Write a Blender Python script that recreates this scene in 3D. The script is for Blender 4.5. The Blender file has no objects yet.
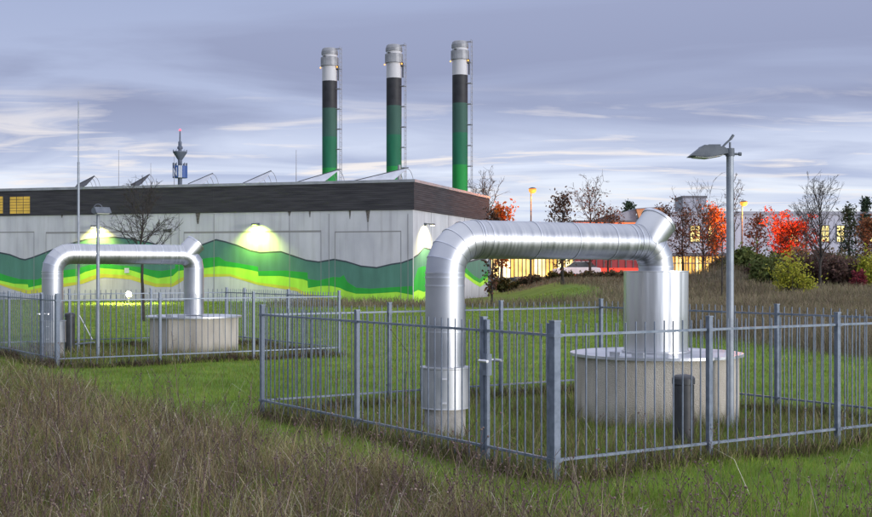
import bpy, math, random
import numpy as np
from mathutils import Vector, Matrix
C = bpy.context.scene.collection
SC = bpy.context.scene
R = math.radians
F, HZ, CX, EYE = 1216.0, 270.0, 436.0, 1.85      # photo: focal length in px, horizon row, centre column, eye height

# ------------------------------------------------------------------ helpers
def sm(a, b, x):
    t = np.clip((x - a) / (b - a), 0, 1)
    return t * t * (3 - 2 * t)
def hgt(x, y):                                     # terrain height
    x = np.asarray(x, float); y = np.asarray(y, float)
    z = 1.15 * sm(40, 96, y) * sm(3.8, 9.5, x)
    z = z + 1.05 * np.exp(-(((x - 19.2) / 2.3) ** 2 + ((y - 80) / 4.5) ** 2))
    z = z + 0.8 * sm(80, 90, y) * sm(18, 26, x) * (1 - sm(94, 100, y))
    z = z + 0.03 * np.sin(x * 1.7 + y * 0.9) * np.sin(y * 1.3 - x * 0.6) * (1 - sm(25, 40, y))
    return z
def H1(x, y): return float(hgt(x, y))
def ground(px, py):                                # flat ground point seen at a pixel
    Y = F * EYE / (py - HZ); return ((px - CX) / F * Y, Y)
def atY(px, Y): return ((px - CX) / F * Y, Y)
def zat(py, Y): return EYE + (HZ - py) * Y / F

def setp(o, label=None, cat=None, group=None, kind=None):
    if label: o['label'] = label
    if cat: o['category'] = cat
    if group: o['group'] = group
    if kind: o['kind'] = kind
    return o
def thing(name, label, cat, loc=(0, 0, 0), rz=0, group=None):
    o = bpy.data.objects.new(name, None); C.objects.link(o)
    o.location = loc; o.rotation_euler = (0, 0, rz); o.empty_display_size = .2
    return setp(o, label, cat, group)

class MB:
    """collects shapes in its own local frame, linked as ONE mesh object"""
    def __init__(s): s.v = []; s.f = []; s.m = []; s.sm = []
    def add(s, vs, fs, mi=0, smooth=False):
        b = len(s.v); s.v += [tuple(v) for v in vs]
        for f in fs: s.f.append([b + i for i in f]); s.m.append(mi); s.sm.append(smooth)
        return s
    def box(s, c, d, mi=0, rz=0, ry=0):
        x, y, z = (k / 2 for k in d); M = Matrix.Rotation(rz, 3, 'Z') @ Matrix.Rotation(ry, 3, 'Y')
        vs = [Vector(c) + M @ Vector((a * x, b * y, e * z)) for e in (-1, 1) for b in (-1, 1) for a in (-1, 1)]
        return s.add(vs, [(0, 2, 3, 1), (4, 5, 7, 6), (0, 1, 5, 4), (2, 6, 7, 3), (0, 4, 6, 2), (1, 3, 7, 5)], mi)
    def bbox(s, a, b, mi=0):
        return s.box([(p + q) / 2 for p, q in zip(a, b)], [abs(q - p) for p, q in zip(a, b)], mi)
    def tube(s, p0, p1, r0, r1=None, n=12, mi=0, caps=True, smooth=True):
        r1 = r0 if r1 is None else r1; p0 = Vector(p0); p1 = Vector(p1); d = (p1 - p0)
        if d.length < 1e-6: return s
        d.normalize(); a = d.orthogonal().normalized(); b = d.cross(a)
        vs = []
        for p, r in ((p0, r0), (p1, r1)):
            vs += [p + a * (r * math.cos(2 * math.pi * k / n)) + b * (r * math.sin(2 * math.pi * k / n)) for k in range(n)]
        s.add(vs, [(k, (k + 1) % n, n + (k + 1) % n, n + k) for k in range(n)], mi, smooth)
        if caps:
            s.add(vs[:n], [tuple(range(n - 1, -1, -1))], mi); s.add(vs[n:], [tuple(range(n))], mi)
        return s
    def path(s, pts, rad, n=10, mi=0):
        for i in range(len(pts) - 1):
            r0 = rad[i] if isinstance(rad, (list, tuple)) else rad; r1 = rad[i + 1] if isinstance(rad, (list, tuple)) else rad
            s.tube(pts[i], pts[i + 1], r0, r1, n, mi)
        return s
    def lathe(s, prof, n=32, mi=0, c=(0, 0, 0), smooth=True):
        for i in range(len(prof) - 1):
            (r0, z0), (r1, z1) = prof[i], prof[i + 1]
            vs = [(c[0] + r * math.cos(2 * math.pi * k / n), c[1] + r * math.sin(2 * math.pi * k / n), c[2] + z)
                  for r, z in ((r0, z0), (r1, z1)) for k in range(n)]
            s.add(vs, [(k, (k + 1) % n, n + (k + 1) % n, n + k) for k in range(n)], mi, smooth)
        return s
    def prism(s, poly, a, b, axis='y', mi=0):      # poly of (p,q) in the plane across the axis
        n = len(poly)
        mk = {'y': lambda p, q, t: (p, t, q), 'x': lambda p, q, t: (t, p, q), 'z': lambda p, q, t: (p, q, t)}[axis]
        vs = [mk(p, q, a) for p, q in poly] + [mk(p, q, b) for p, q in poly]
        return s.add(vs, [tuple(range(n - 1, -1, -1)), tuple(range(n, 2 * n))] + [(k, (k + 1) % n, n + (k + 1) % n, n + k) for k in range(n)], mi)
    def build(s, name, mats, parent=None, bevel=0, loc=None):
        me = bpy.data.meshes.new(name); me.from_pydata(s.v, [], s.f)
        for m in (mats if isinstance(mats, (list, tuple)) else [mats]): me.materials.append(m)
        me.polygons.foreach_set('material_index', s.m); me.polygons.foreach_set('use_smooth', s.sm); me.update()
        o = bpy.data.objects.new(name, me); C.objects.link(o)
        if parent: o.parent = parent
        if loc: o.location = loc
        if bevel:
            b = o.modifiers.new('bevel', 'BEVEL'); b.width = bevel; b.segments = 2; b.limit_method = 'ANGLE'
        return o

def npmesh(name, verts, tris, mat, parent=None):
    me = bpy.data.meshes.new(name); nv, nt = len(verts), len(tris)
    me.vertices.add(nv); me.vertices.foreach_set('co', np.asarray(verts, np.float32).ravel())
    k = tris.shape[1]
    me.loops.add(nt * k); me.loops.foreach_set('vertex_index', np.asarray(tris, np.int32).ravel())
    me.polygons.add(nt); me.polygons.foreach_set('loop_start', np.arange(nt, dtype=np.int32) * k)
    me.update(calc_edges=True); me.materials.append(mat)
    o = bpy.data.objects.new(name, me); C.objects.link(o)
    if parent: o.parent = parent
    return o

# ------------------------------------------------------------------ materials
def mat(name, col, rough=.6, metal=0, emit=0, ecol=None, spec=.4):
    m = bpy.data.materials.new(name); m.use_nodes = True
    b = m.node_tree.nodes['Principled BSDF']
    b.inputs['Base Color'].default_value = (*col, 1); b.inputs['Roughness'].default_value = rough
    b.inputs['Metallic'].default_value = metal; b.inputs['Specular IOR Level'].default_value = spec
    if emit:
        b.inputs['Emission Color'].default_value = (*(ecol or col), 1); b.inputs['Emission Strength'].default_value = emit
    return m
def uneven_glow(m, scale, lo=.45, hi=1.35):
    nt = m.node_tree; N = nt.nodes; L = nt.links; b = N['Principled BSDF']; e = b.inputs['Emission Strength'].default_value
    tc = N.new('ShaderNodeTexCoord'); mp = N.new('ShaderNodeMapping'); mp.inputs['Scale'].default_value = (1, 1, .8)
    nz = N.new('ShaderNodeTexNoise'); nz.inputs['Scale'].default_value = scale; nz.inputs['Detail'].default_value = 3; nz.inputs['Roughness'].default_value = .6
    mr = N.new('ShaderNodeMapRange'); mr.inputs['From Min'].default_value = .32; mr.inputs['From Max'].default_value = .68; mr.inputs['To Min'].default_value = e * lo; mr.inputs['To Max'].default_value = e * hi
    L.new(tc.outputs['Object'], mp.inputs['Vector']); L.new(mp.outputs['Vector'], nz.inputs['Vector']); L.new(nz.outputs['Fac'], mr.inputs['Value']); L.new(mr.outputs['Result'], b.inputs['Emission Strength'])
    return m
def noisy(name, c0, c1, scale=4, rough=.7, metal=0, bump=0, stretch=(1, 1, 1), detail=6, rr=None, spec=.3, bscale=None, lo=.35, hi=.68):
    m = mat(name, c0, rough, metal, spec=spec); nt = m.node_tree; N = nt.nodes; L = nt.links; b = N['Principled BSDF']
    tc = N.new('ShaderNodeTexCoord'); mp = N.new('ShaderNodeMapping'); mp.inputs['Scale'].default_value = stretch
    nz = N.new('ShaderNodeTexNoise'); nz.inputs['Scale'].default_value = scale; nz.inputs['Detail'].default_value = detail
    rp = N.new('ShaderNodeValToRGB'); rp.color_ramp.elements[0].position = lo; rp.color_ramp.elements[1].position = hi
    rp.color_ramp.elements[0].color = (*c0, 1); rp.color_ramp.elements[1].color = (*c1, 1)
    L.new(tc.outputs['Object'], mp.inputs['Vector']); L.new(mp.outputs['Vector'], nz.inputs['Vector'])
    L.new(nz.outputs['Fac'], rp.inputs['Fac']); L.new(rp.outputs['Color'], b.inputs['Base Color'])
    if rr:
        mr = N.new('ShaderNodeMapRange'); mr.inputs['To Min'].default_value = rr[0]; mr.inputs['To Max'].default_value = rr[1]
        mr.inputs['From Min'].default_value = .3; mr.inputs['From Max'].default_value = .7
        L.new(nz.outputs['Fac'], mr.inputs['Value']); L.new(mr.outputs['Result'], b.inputs['Roughness'])
    if bump:
        bp = N.new('ShaderNodeBump'); bp.inputs['Strength'].default_value = bump; bp.inputs['Distance'].default_value = .02
        src = nz
        if bscale:
            src = N.new('ShaderNodeTexNoise'); src.inputs['Scale'].default_value = bscale; src.inputs['Detail'].default_value = 3
            L.new(mp.outputs['Vector'], src.inputs['Vector'])
        L.new(src.outputs['Fac'], bp.inputs['Height']); L.new(bp.outputs['Normal'], b.inputs['Normal'])
    return m
def leafmat(name, cols, rough=.7, trans=.25, patch=0):
    """per-leaf (per mesh island) colour variation"""
    m = mat(name, cols[0], rough, spec=.15); nt = m.node_tree; N = nt.nodes; L = nt.links; b = N['Principled BSDF']
    g = N.new('ShaderNodeNewGeometry'); rp = N.new('ShaderNodeValToRGB'); rp.color_ramp.interpolation = 'LINEAR'
    el = rp.color_ramp.elements
    while len(el) < len(cols): el.new(.5)
    for i, c in enumerate(cols): el[i].position = i / (len(cols) - 1); el[i].color = (*c, 1)
    L.new(g.outputs['Random Per Island'], rp.inputs['Fac']); colr = rp.outputs['Color']
    if patch:                                      # drier and lusher patches of turf
        tc = N.new('ShaderNodeTexCoord'); nz = N.new('ShaderNodeTexNoise'); nz.inputs['Scale'].default_value = patch; nz.inputs['Detail'].default_value = 5; nz.inputs['Roughness'].default_value = .7
        L.new(tc.outputs['Object'], nz.inputs['Vector']); r2 = N.new('ShaderNodeValToRGB'); r2.color_ramp.elements[0].position = .36; r2.color_ramp.elements[1].position = .64
        r2.color_ramp.elements[0].color = (.62, .58, .55, 1); r2.color_ramp.elements[1].color = (1.25, 1.2, 1.1, 1); L.new(nz.outputs['Fac'], r2.inputs['Fac'])
        mm = N.new('ShaderNodeMix'); mm.data_type = 'RGBA'; mm.blend_type = 'MULTIPLY'; mm.inputs[0].default_value = 1; L.new(colr, mm.inputs[6]); L.new(r2.outputs['Color'], mm.inputs[7]); colr = mm.outputs[2]
    L.new(colr, b.inputs['Base Color'])
    if trans:
        t = N.new('ShaderNodeBsdfTranslucent'); mx = N.new('ShaderNodeMixShader'); mx.inputs[0].default_value = trans
        L.new(colr, t.inputs['Color']); L.new(b.outputs[0], mx.inputs[1]); L.new(t.outputs[0], mx.inputs[2])
        L.new(mx.outputs[0], N['Material Output'].inputs['Surface'])
    return m

M_galv = noisy('galvanised_fence', (.095, .12, .16), (.16, .19, .24), 14, .55, .25, rr=(.4, .6), spec=.4)
M_rail = noisy('galvanised_rail', (.11, .14, .18), (.19, .22, .265), 14, .55, .25, rr=(.35, .55))
M_pole = noisy('painted_pole', (.20, .225, .26), (.27, .30, .335), 6, .5, .3)
M_alu = noisy('aluminium_sheet', (.355, .37, .395), (.47, .485, .50), 3.0, .4, 1.0, bump=.07, stretch=(.5, .5, .5), rr=(.38, .52), bscale=1.6)
M_alucase = noisy('aluminium_casing', (.52, .525, .53), (.63, .63, .63), 3.0, .3, 1.0, bump=.6, stretch=(1.0, 1.0, .10), rr=(.28, .40), bscale=6)
M_seam = noisy('aluminium_seam', (.42, .44, .48), (.56, .58, .61), 8, .4, 1.0)
M_sleeve = noisy('weathered_sleeve', (.36, .38, .40), (.52, .53, .54), 5, .45, .8, rr=(.4, .6), stretch=(1, 1, .4))
M_conc = noisy('rough_concrete', (.25, .24, .225), (.40, .385, .36), 5, .9, 0, bump=.4, bscale=40)
M_dark = noisy('dark_grey_paint', (.028, .03, .034), (.05, .053, .058), 7, .45)
M_lamp = noisy('lamp_housing', (.075, .088, .105), (.12, .135, .155), 8, .6, .1)
M_lens = mat('lamp_glass', (.55, .57, .58), .25)
M_white = noisy('bright_zinc', (.65, .66, .68), (.78, .78, .8), 10, .3, .6)

M_alux = noisy('spiral_aluminium_sheet', (.36, .375, .40), (.45, .465, .485), 3.0, .4, 1.0, bump=.04, stretch=(9, .35, .35), rr=(.34, .50), bscale=3.0)
def pebble_mat():                                  # embossed, stained tank wall
    m = noisy('pebbled_tank_wall', (.42, .385, .33), (.54, .505, .44), 2.2, .85, 0, stretch=(1, 1, .6)); nt = m.node_tree; N = nt.nodes; L = nt.links
    b = N['Principled BSDF']; tc = N.new('ShaderNodeTexCoord')
    vo = N.new('ShaderNodeTexVoronoi'); vo.inputs['Scale'].default_value = 105
    bp = N.new('ShaderNodeBump'); bp.inputs['Strength'].default_value = .75; bp.inputs['Distance'].default_value = .015; bp.invert = True
    L.new(tc.outputs['Object'], vo.inputs['Vector']); L.new(vo.outputs['Distance'], bp.inputs['Height']); L.new(bp.outputs['Normal'], b.inputs['Normal'])
    src = b.inputs['Base Color'].links[0].from_socket                 # run marks and damp foot
    mp = N.new('ShaderNodeMapping'); mp.inputs['Scale'].default_value = (5, 5, .5); nz = N.new('ShaderNodeTexNoise'); nz.inputs['Scale'].default_value = 1.4; nz.inputs['Detail'].default_value = 7; nz.inputs['Roughness'].default_value = .65
    rp = N.new('ShaderNodeValToRGB'); rp.color_ramp.elements[0].position = .34; rp.color_ramp.elements[0].color = (.50, .46, .40, 1); rp.color_ramp.elements[1].position = .56; rp.color_ramp.elements[1].color = (1, 1, 1, 1)
    mx = N.new('ShaderNodeMix'); mx.data_type = 'RGBA'; mx.blend_type = 'MULTIPLY'; mx.inputs[0].default_value = .38
    L.new(tc.outputs['Object'], mp.inputs['Vector']); L.new(mp.outputs['Vector'], nz.inputs['Vector']); L.new(nz.outputs['Fac'], rp.inputs['Fac']); L.new(src, mx.inputs[6]); L.new(rp.outputs['Color'], mx.inputs[7])
    sp = N.new('ShaderNodeSeparateXYZ'); L.new(tc.outputs['Object'], sp.inputs[0]); n2 = N.new('ShaderNodeMath'); n2.operation = 'MULTIPLY_ADD'; n2.inputs[1].default_value = .5; L.new(nz.outputs['Fac'], n2.inputs[0]); L.new(sp.outputs['Z'], n2.inputs[2])
    r3 = N.new('ShaderNodeValToRGB'); r3.color_ramp.elements[0].position = .26; r3.color_ramp.elements[0].color = (.42, .44, .36, 1); r3.color_ramp.elements[1].position = .56; r3.color_ramp.elements[1].color = (1, 1, 1, 1)
    m2 = N.new('ShaderNodeMix'); m2.data_type = 'RGBA'; m2.blend_type = 'MULTIPLY'; m2.inputs[0].default_value = .9
    L.new(n2.outputs[0], r3.inputs['Fac']); L.new(mx.outputs[2], m2.inputs[6]); L.new(r3.outputs['Color'], m2.inputs[7]); L.new(m2.outputs[2], b.inputs['Base Color'])
    return m
M_tank = pebble_mat()
M_lid = noisy('sheet_lid', (.45, .47, .50), (.62, .63, .66), 3, .4, .8, rr=(.3, .5))

def wall_mat():                                    # pale precast concrete with rain streaks
    m = noisy('precast_concrete', (.345, .355, .385), (.44, .45, .475), .9, .85, stretch=(1, 1, .5)); nt = m.node_tree; N = nt.nodes; L = nt.links
    b = N['Principled BSDF']; src = b.inputs['Base Color'].links[0].from_socket
    tc = N.new('ShaderNodeTexCoord'); mp = N.new('ShaderNodeMapping'); mp.inputs['Scale'].default_value = (2.2, 2.2, .12)
    nz = N.new('ShaderNodeTexNoise'); nz.inputs['Scale'].default_value = 1.6; nz.inputs['Detail'].default_value = 7
    rp = N.new('ShaderNodeValToRGB'); rp.color_ramp.elements[0].position = .30; rp.color_ramp.elements[0].color = (.62, .60, .57, 1)
    rp.color_ramp.elements[1].position = .5; rp.color_ramp.elements[1].color = (1, 1, 1, 1)
    mx = N.new('ShaderNodeMix'); mx.data_type = 'RGBA'; mx.blend_type = 'MULTIPLY'; mx.inputs[0].default_value = .42
    L.new(tc.outputs['Object'], mp.inputs['Vector']); L.new(mp.outputs['Vector'], nz.inputs['Vector']); L.new(nz.outputs['Fac'], rp.inputs['Fac'])
    L.new(src, mx.inputs[6]); L.new(rp.outputs['Color'], mx.inputs[7]); L.new(mx.outputs[2], b.inputs['Base Color'])
    return m
M_wall = wall_mat()
M_joint = mat('panel_joint', (.19, .19, .195), .9)
M_stain = noisy('rust_drip', (.05, .045, .04), (.16, .15, .14), 6, .9)
M_fascia = noisy('dark_slats', (.022, .022, .027), (.045, .044, .050), 2.5, .75, stretch=(.25, .25, 3))
M_cap = noisy('zinc_cap', (.22, .23, .25), (.32, .33, .35), 2, .5, .5)
M_roof = noisy('roof_gravel', (.12, .12, .12), (.2, .2, .2), 3, .9)
def paint(n, c): return noisy(n, tuple(k * .86 for k in c), tuple(min(1, k * 1.1) for k in c), 1.4, .7, stretch=(1.5, 1.5, .35))
P_line, P_teal, P_mid, P_lime, P_yel = paint('mural_outline', (.035, .05, .06)), paint('mural_dark_green', (.065, .17, .13)), paint('mural_green', (.02, .28, .035)), paint('mural_lime', (.32, .64, .05)), paint('mural_yellow', (.44, .45, .05))

# ------------------------------------------------------------------ camera and render
cam = bpy.data.cameras.new('camera'); co = bpy.data.objects.new('camera', cam); C.objects.link(co)
co.location = (0, 0, EYE); co.rotation_euler = (R(90), 0, 0)
cam.sensor_width = 36; cam.lens = 36 * F / 872; cam.shift_y = (HZ - 258.5) / 872; cam.clip_end = 6000; cam.clip_start = .1
SC.camera = co
SC.view_settings.view_transform = 'Standard'; SC.view_settings.look = 'None'; SC.view_settings.exposure = .15; SC.view_settings.gamma = 1
SC.view_settings.use_curve_mapping = False

# ------------------------------------------------------------------ sky: dusk air under streaky cloud
def build_world():
    w = bpy.data.worlds.new('World'); SC.world = w; w.use_nodes = True
    nt = w.node_tree; N = nt.nodes; L = nt.links; N.clear()
    out = N.new('ShaderNodeOutputWorld'); bg = N.new('ShaderNodeBackground'); bg.inputs['Strength'].default_value = 1
    sky = N.new('ShaderNodeTexSky'); sky.sky_type = 'NISHITA'; sky.sun_disc = False
    sky.sun_elevation = R(5); sky.sun_rotation = R(128); sky.altitude = 100
    tc = N.new('ShaderNodeTexCoord'); sep = N.new('ShaderNodeSeparateXYZ'); L.new(tc.outputs['Generated'], sep.inputs[0])
    def math_(op, a, b=None, c=None):
        n = N.new('ShaderNodeMath'); n.operation = op
        for i, v in enumerate((a, b, c)):
            if v is None: continue
            if isinstance(v, (int, float)): n.inputs[i].default_value = v
            else: L.new(v, n.inputs[i])
        return n.outputs[0]
    def ramp(fac, stops):
        r = N.new('ShaderNodeValToRGB'); e = r.color_ramp.elements
        while len(e) < len(stops): e.new(.5)
        for i, (p, c) in enumerate(stops): e[i].position = p; e[i].color = (*c, 1)
        L.new(fac, r.inputs['Fac']); return r.outputs['Color']
    def mixc(f, a, b, mode='MIX'):
        n = N.new('ShaderNodeMix'); n.data_type = 'RGBA'; n.blend_type = mode
        for i, v in ((0, f), (6, a), (7, b)):
            if isinstance(v, (int, float)): n.inputs[i].default_value = v
            elif isinstance(v, tuple): n.inputs[i].default_value = (*v, 1)
            else: L.new(v, n.inputs[i])
        return n.outputs[2]
    z = math_('MAXIMUM', sep.outputs['Z'], 0.0)
    # cloud deck: view direction projected on a high layer, so streaks flatten towards the horizon
    den = math_('ADD', z, .055)
    cv = N.new('ShaderNodeCombineXYZ'); L.new(math_('DIVIDE', sep.outputs['X'], den), cv.inputs[0]); L.new(math_('DIVIDE', sep.outputs['Y'], den), cv.inputs[1])
    def cloud(scale, detail, rough, loc, st, dist=.4):
        mp = N.new('ShaderNodeMapping'); mp.inputs['Scale'].default_value = (*st, 1); mp.inputs['Location'].default_value = loc
        mp.inputs['Rotation'].default_value = (0, 0, R(-2))
        nz = N.new('ShaderNodeTexNoise'); nz.inputs['Scale'].default_value = scale; nz.inputs['Detail'].default_value = detail
        nz.inputs['Roughness'].default_value = rough; nz.inputs['Distortion'].default_value = dist
        L.new(cv.outputs[0], mp.inputs['Vector']); L.new(mp.outputs['Vector'], nz.inputs['Vector']); return nz.outputs['Fac']
    n1 = cloud(.62, 5, .50, (3.1, 1.7, 0), (.75, 1.0), .9); n2 = cloud(1.5, 8, .6, (7.3, 2.2, 0), (.50, 1.0), 1.3)
    # clear bands low down between the cloud sheets
    base = ramp(z, [(0, (.84, .91, 1.0)), (.045, (.90, .95, 1.0)), (.085, (.76, .83, 1.0)), (.125, (.46, .525, .735)), (.22, (.385, .45, .665)), (.6, (.55, .58, .72)), (1, (.62, .64, .74))])
    dark = ramp(z, [(0, (.70, .77, .94)), (.05, (.62, .70, .90)), (.085, (.415, .48, .69)), (.135, (.30, .34, .515)), (.22, (.345, .39, .58)), (.6, (.50, .53, .66)), (1, (.58, .60, .70))])
    col = mixc(ramp(n1, [(.38, (0, 0, 0)), (.60, (1, 1, 1))]), dark, base)
    streak = math_('MULTIPLY', ramp(n2, [(.53, (0, 0, 0)), (.66, (1, 1, 1))]), ramp(z, [(0, (.15,) * 3), (.05, (.8,) * 3), (.085, (1,) * 3), (.11, (.7,) * 3), (.15, (.0,) * 3)]))
    col = mixc(math_('MULTIPLY', streak, .9), col, (.96, .90, .88))
    # thick light overhead, afterglow on the far side of the sky behind the photographer
    up = math_('ADD', .90, math_('MULTIPLY', ramp(z, [(.24, (0, 0, 0)), (.75, (1, 1, 1))]), 1.05))
    west = math_('MULTIPLY', math_('POWER', math_('MAXIMUM', math_('ADD', math_('MULTIPLY', sep.outputs['Y'], -.62), math_('MULTIPLY', sep.outputs['X'], .78)), 0.0), 2.0),
                 ramp(z, [(0, (1,) * 3), (.14, (.8,) * 3), (.34, (0, 0, 0))]))
    col = mixc(1.0, col, math_('ADD', up, math_('MULTIPLY', west, 4.0)), 'MULTIPLY')
    ns = N.new('ShaderNodeVectorMath'); ns.operation = 'SCALE'; L.new(sky.outputs[0], ns.inputs[0]); ns.inputs['Scale'].default_value = .05
    tot = mixc(.06, col, ns.outputs[0], 'ADD')
    L.new(tot, bg.inputs['Color']); L.new(bg.outputs[0], out.inputs[0])
build_world()
sun = bpy.data.lights.new('sun', 'SUN'); sun.energy = 2.5; sun.angle = R(14); sun.color = (1, .94, .87)
so = bpy.data.objects.new('sun', sun); C.objects.link(so)
so.rotation_euler = Vector((.78, -.62, .085)).to_track_quat('Z', 'Y').to_euler(); so.location = (10, -20, 20)

def lamp(name, typ, loc, energy, col, parent=None, size=.1, spot=None, blend=.5, direction=None):
    l = bpy.data.lights.new(name, typ); l.energy = energy; l.color = col; l.shadow_soft_size = size
    if spot: l.spot_size = R(spot); l.spot_blend = blend
    o = bpy.data.objects.new(name, l); C.objects.link(o); o.location = loc
    if direction: o.rotation_euler = Vector(direction).to_track_quat('-Z', 'Y').to_euler()
    if parent: o.parent = parent
    return o

# ------------------------------------------------------------------ ground
DRYLINE = np.array([(-60, 372), (0, 378), (60, 388), (110, 408), (200, 428), (300, 450), (400, 480), (470, 510), (560, 535), (700, 560), (900, 590)], float)
def dry_mask(x, y):                                # 1 = tall dry weeds, 0 = mown lawn (foreground)
    px = CX + F * x / np.maximum(y, 1); py = HZ + F * EYE / np.maximum(y, 1)
    b = np.interp(px, DRYLINE[:, 0], DRYLINE[:, 1])
    n = 9 * np.sin(x * 2.1 + 1) * np.sin(y * 1.1) + 6 * np.sin(x * 4.3 + y * 2.7)
    return sm(-12, 14, py - b + n)
TH = R(33.6); U = np.array((math.cos(TH), math.sin(TH))); V = np.array((-math.sin(TH), math.cos(TH)))
A1 = np.array(ground(555, 482)); A2 = np.array(ground(57.5, 369))
COMP = [(A1, 5.7, 5.88), (A2, 6.0, 5.88)]
def st(x, y, A): return (x - A[0]) * U[0] + (y - A[1]) * U[1], (x - A[0]) * V[0] + (y - A[1]) * V[1]
def rough_mask(x, y):                              # unmown tufts inside and along the two compounds
    m = np.zeros_like(x)
    for A, a, b in COMP:
        s, t = st(x, y, A)
        d = np.maximum(np.maximum(-s, s - a), np.maximum(-t, t - b))      # distance to the fence line, negative inside
        k = .5 + .5 * np.sin(x * 3.1 + y * 1.9) * np.sin(y * 2.3 - x)
        edge = np.exp(-(d / .22) ** 2)
        inside = sm(0, -.2, d) * (.25 + .5 * k)
        m = np.maximum(m, np.maximum(edge, inside))
    return m
def far_mask(x, y):                                # brown unmown meadow further back
    n = 3.0 * np.sin(x * .35 + y * .11) + 2 * np.sin(x * .9 - y * .3)
    right = sm(23, 29, y + n * .6) * sm(5.0, 8.5, x - .03 * y + n * .3) 
    strip = sm(58, 61, y) * (1 - sm(66, 69, y + .29 * (x + 1.3))) * sm(-10, -6, x) * .6
    bank = sm(84, 88, y) * sm(4, 8, x)
    return np.clip(np.maximum(np.maximum(right, bank), strip), 0, 1)

def build_ground():
    ys = np.concatenate([np.linspace(-60, 4, 12), np.arange(4.4, 32, .28), np.arange(32.5, 125, 1.1), np.geomspace(127, 3500, 26)])
    xs = np.concatenate([-np.geomspace(2500, 62, 18), np.arange(-60, -13, 1.2), np.arange(-13, 13, .3), np.arange(13, 62, 1.2), np.geomspace(63, 2500, 18)])
    X, Y = np.meshgrid(xs, ys); Z = hgt(X, Y); nx, ny = len(xs), len(ys)
    V_ = np.stack([X, Y, Z], -1).reshape(-1, 3)
    i = np.arange(nx * ny).reshape(ny, nx); q = np.stack([i[:-1, :-1], i[:-1, 1:], i[1:, 1:], i[1:, :-1]], -1).reshape(-1, 4)
    m = bpy.data.materials.new('turf_and_soil'); m.use_nodes = True; nt = m.node_tree; N = nt.nodes; L = nt.links; b = N['Principled BSDF']; b.inputs['Roughness'].default_value = .95; b.inputs['Specular IOR Level'].default_value = .1
    o = npmesh('ground', V_, q, m); o['kind'] = 'structure'
    dr = np.clip(np.maximum(np.maximum(dry_mask(X, Y) * (Y < 24), rough_mask(X, Y) * .4), far_mask(X, Y)), 0, 1).ravel()
    at = o.data.attributes.new('dry', 'FLOAT', 'POINT'); at.data.foreach_set('value', dr.astype(np.float32))
    for p in o.data.polygons: p.use_smooth = True
    a = N.new('ShaderNodeAttribute'); a.attribute_name = 'dry'
    tc = N.new('ShaderNodeTexCoord')
    def nr(scale, c0, c1, lo=.35, hi=.65):
        nz = N.new('ShaderNodeTexNoise'); nz.inputs['Scale'].default_value = scale; nz.inputs['Detail'].default_value = 8; nz.inputs['Roughness'].default_value = .7
        rp = N.new('ShaderNodeValToRGB'); rp.color_ramp.elements[0].position = lo; rp.color_ramp.elements[1].position = hi
        rp.color_ramp.elements[0].color = (*c0, 1); rp.color_ramp.elements[1].color = (*c1, 1)
        L.new(tc.outputs['Object'], nz.inputs['Vector']); L.new(nz.outputs['Fac'], rp.inputs['Fac']); return rp.outputs['Color']
    g = nr(1.3, (.08, .14, .02), (.15, .23, .04)); d = nr(2.2, (.06, .05, .032), (.13, .11, .07))
    mx = N.new('ShaderNodeMix'); mx.data_type = 'RGBA'; L.new(a.outputs['Fac'], mx.inputs[0]); L.new(g, mx.inputs[6]); L.new(d, mx.inputs[7])
    L.new(mx.outputs[2], b.inputs['Base Color'])
build_ground()

def blades(name, P, h, w, lean, m, rng, curl=.35, parent=None):
    n = len(P); az = rng.uniform(0, 2 * np.pi, n); la = rng.uniform(0, 2 * np.pi, n)
    side = np.stack([np.cos(az), np.sin(az), np.zeros(n)], 1) * (w / 2)[:, None]
    ld = np.stack([np.cos(la), np.sin(la), np.zeros(n)], 1)
    up = np.array([0, 0, 1.])
    mid = P + up * (h * .55)[:, None] + ld * (h * lean * .45)[:, None]
    tip = P + up * (h * np.clip(1 - lean * curl, .3, 1))[:, None] + ld * (h * lean * 1.1)[:, None]
    base = P - up * .02
    v = np.stack([base - side, base + side, mid + side * .75, mid - side * .75, tip], 1).reshape(-1, 3)
    k = np.arange(n)[:, None] * 5
    t = np.concatenate([k + [0, 1, 2], k + [0, 2, 3], k + [3, 2, 4]], 1).reshape(-1, 3)
    return npmesh(name, v, t, m, parent)
def scatter(n, y0, y1, rng, half=.40, extra=1.0):
    y = y0 * (y1 / y0) ** rng.uniform(0, 1, n); x = rng.uniform(-1, 1, n) * (half * y + extra)
    return x, y
TANKS = []
def blocked(x, y):                                 # no grass inside solid bodies or indoors
    m = np.zeros(len(x), bool)
    for (cx, cy, r) in TANKS: m |= (x - cx) ** 2 + (y - cy) ** 2 < r * r
    lx = (x + 1.29) * .956 - (y - 68) * .294; ly = (x + 1.29) * .294 + (y - 68) * .956
    m |= (lx < 0) & (ly > -.03) & (ly < 17)
    return m

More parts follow.
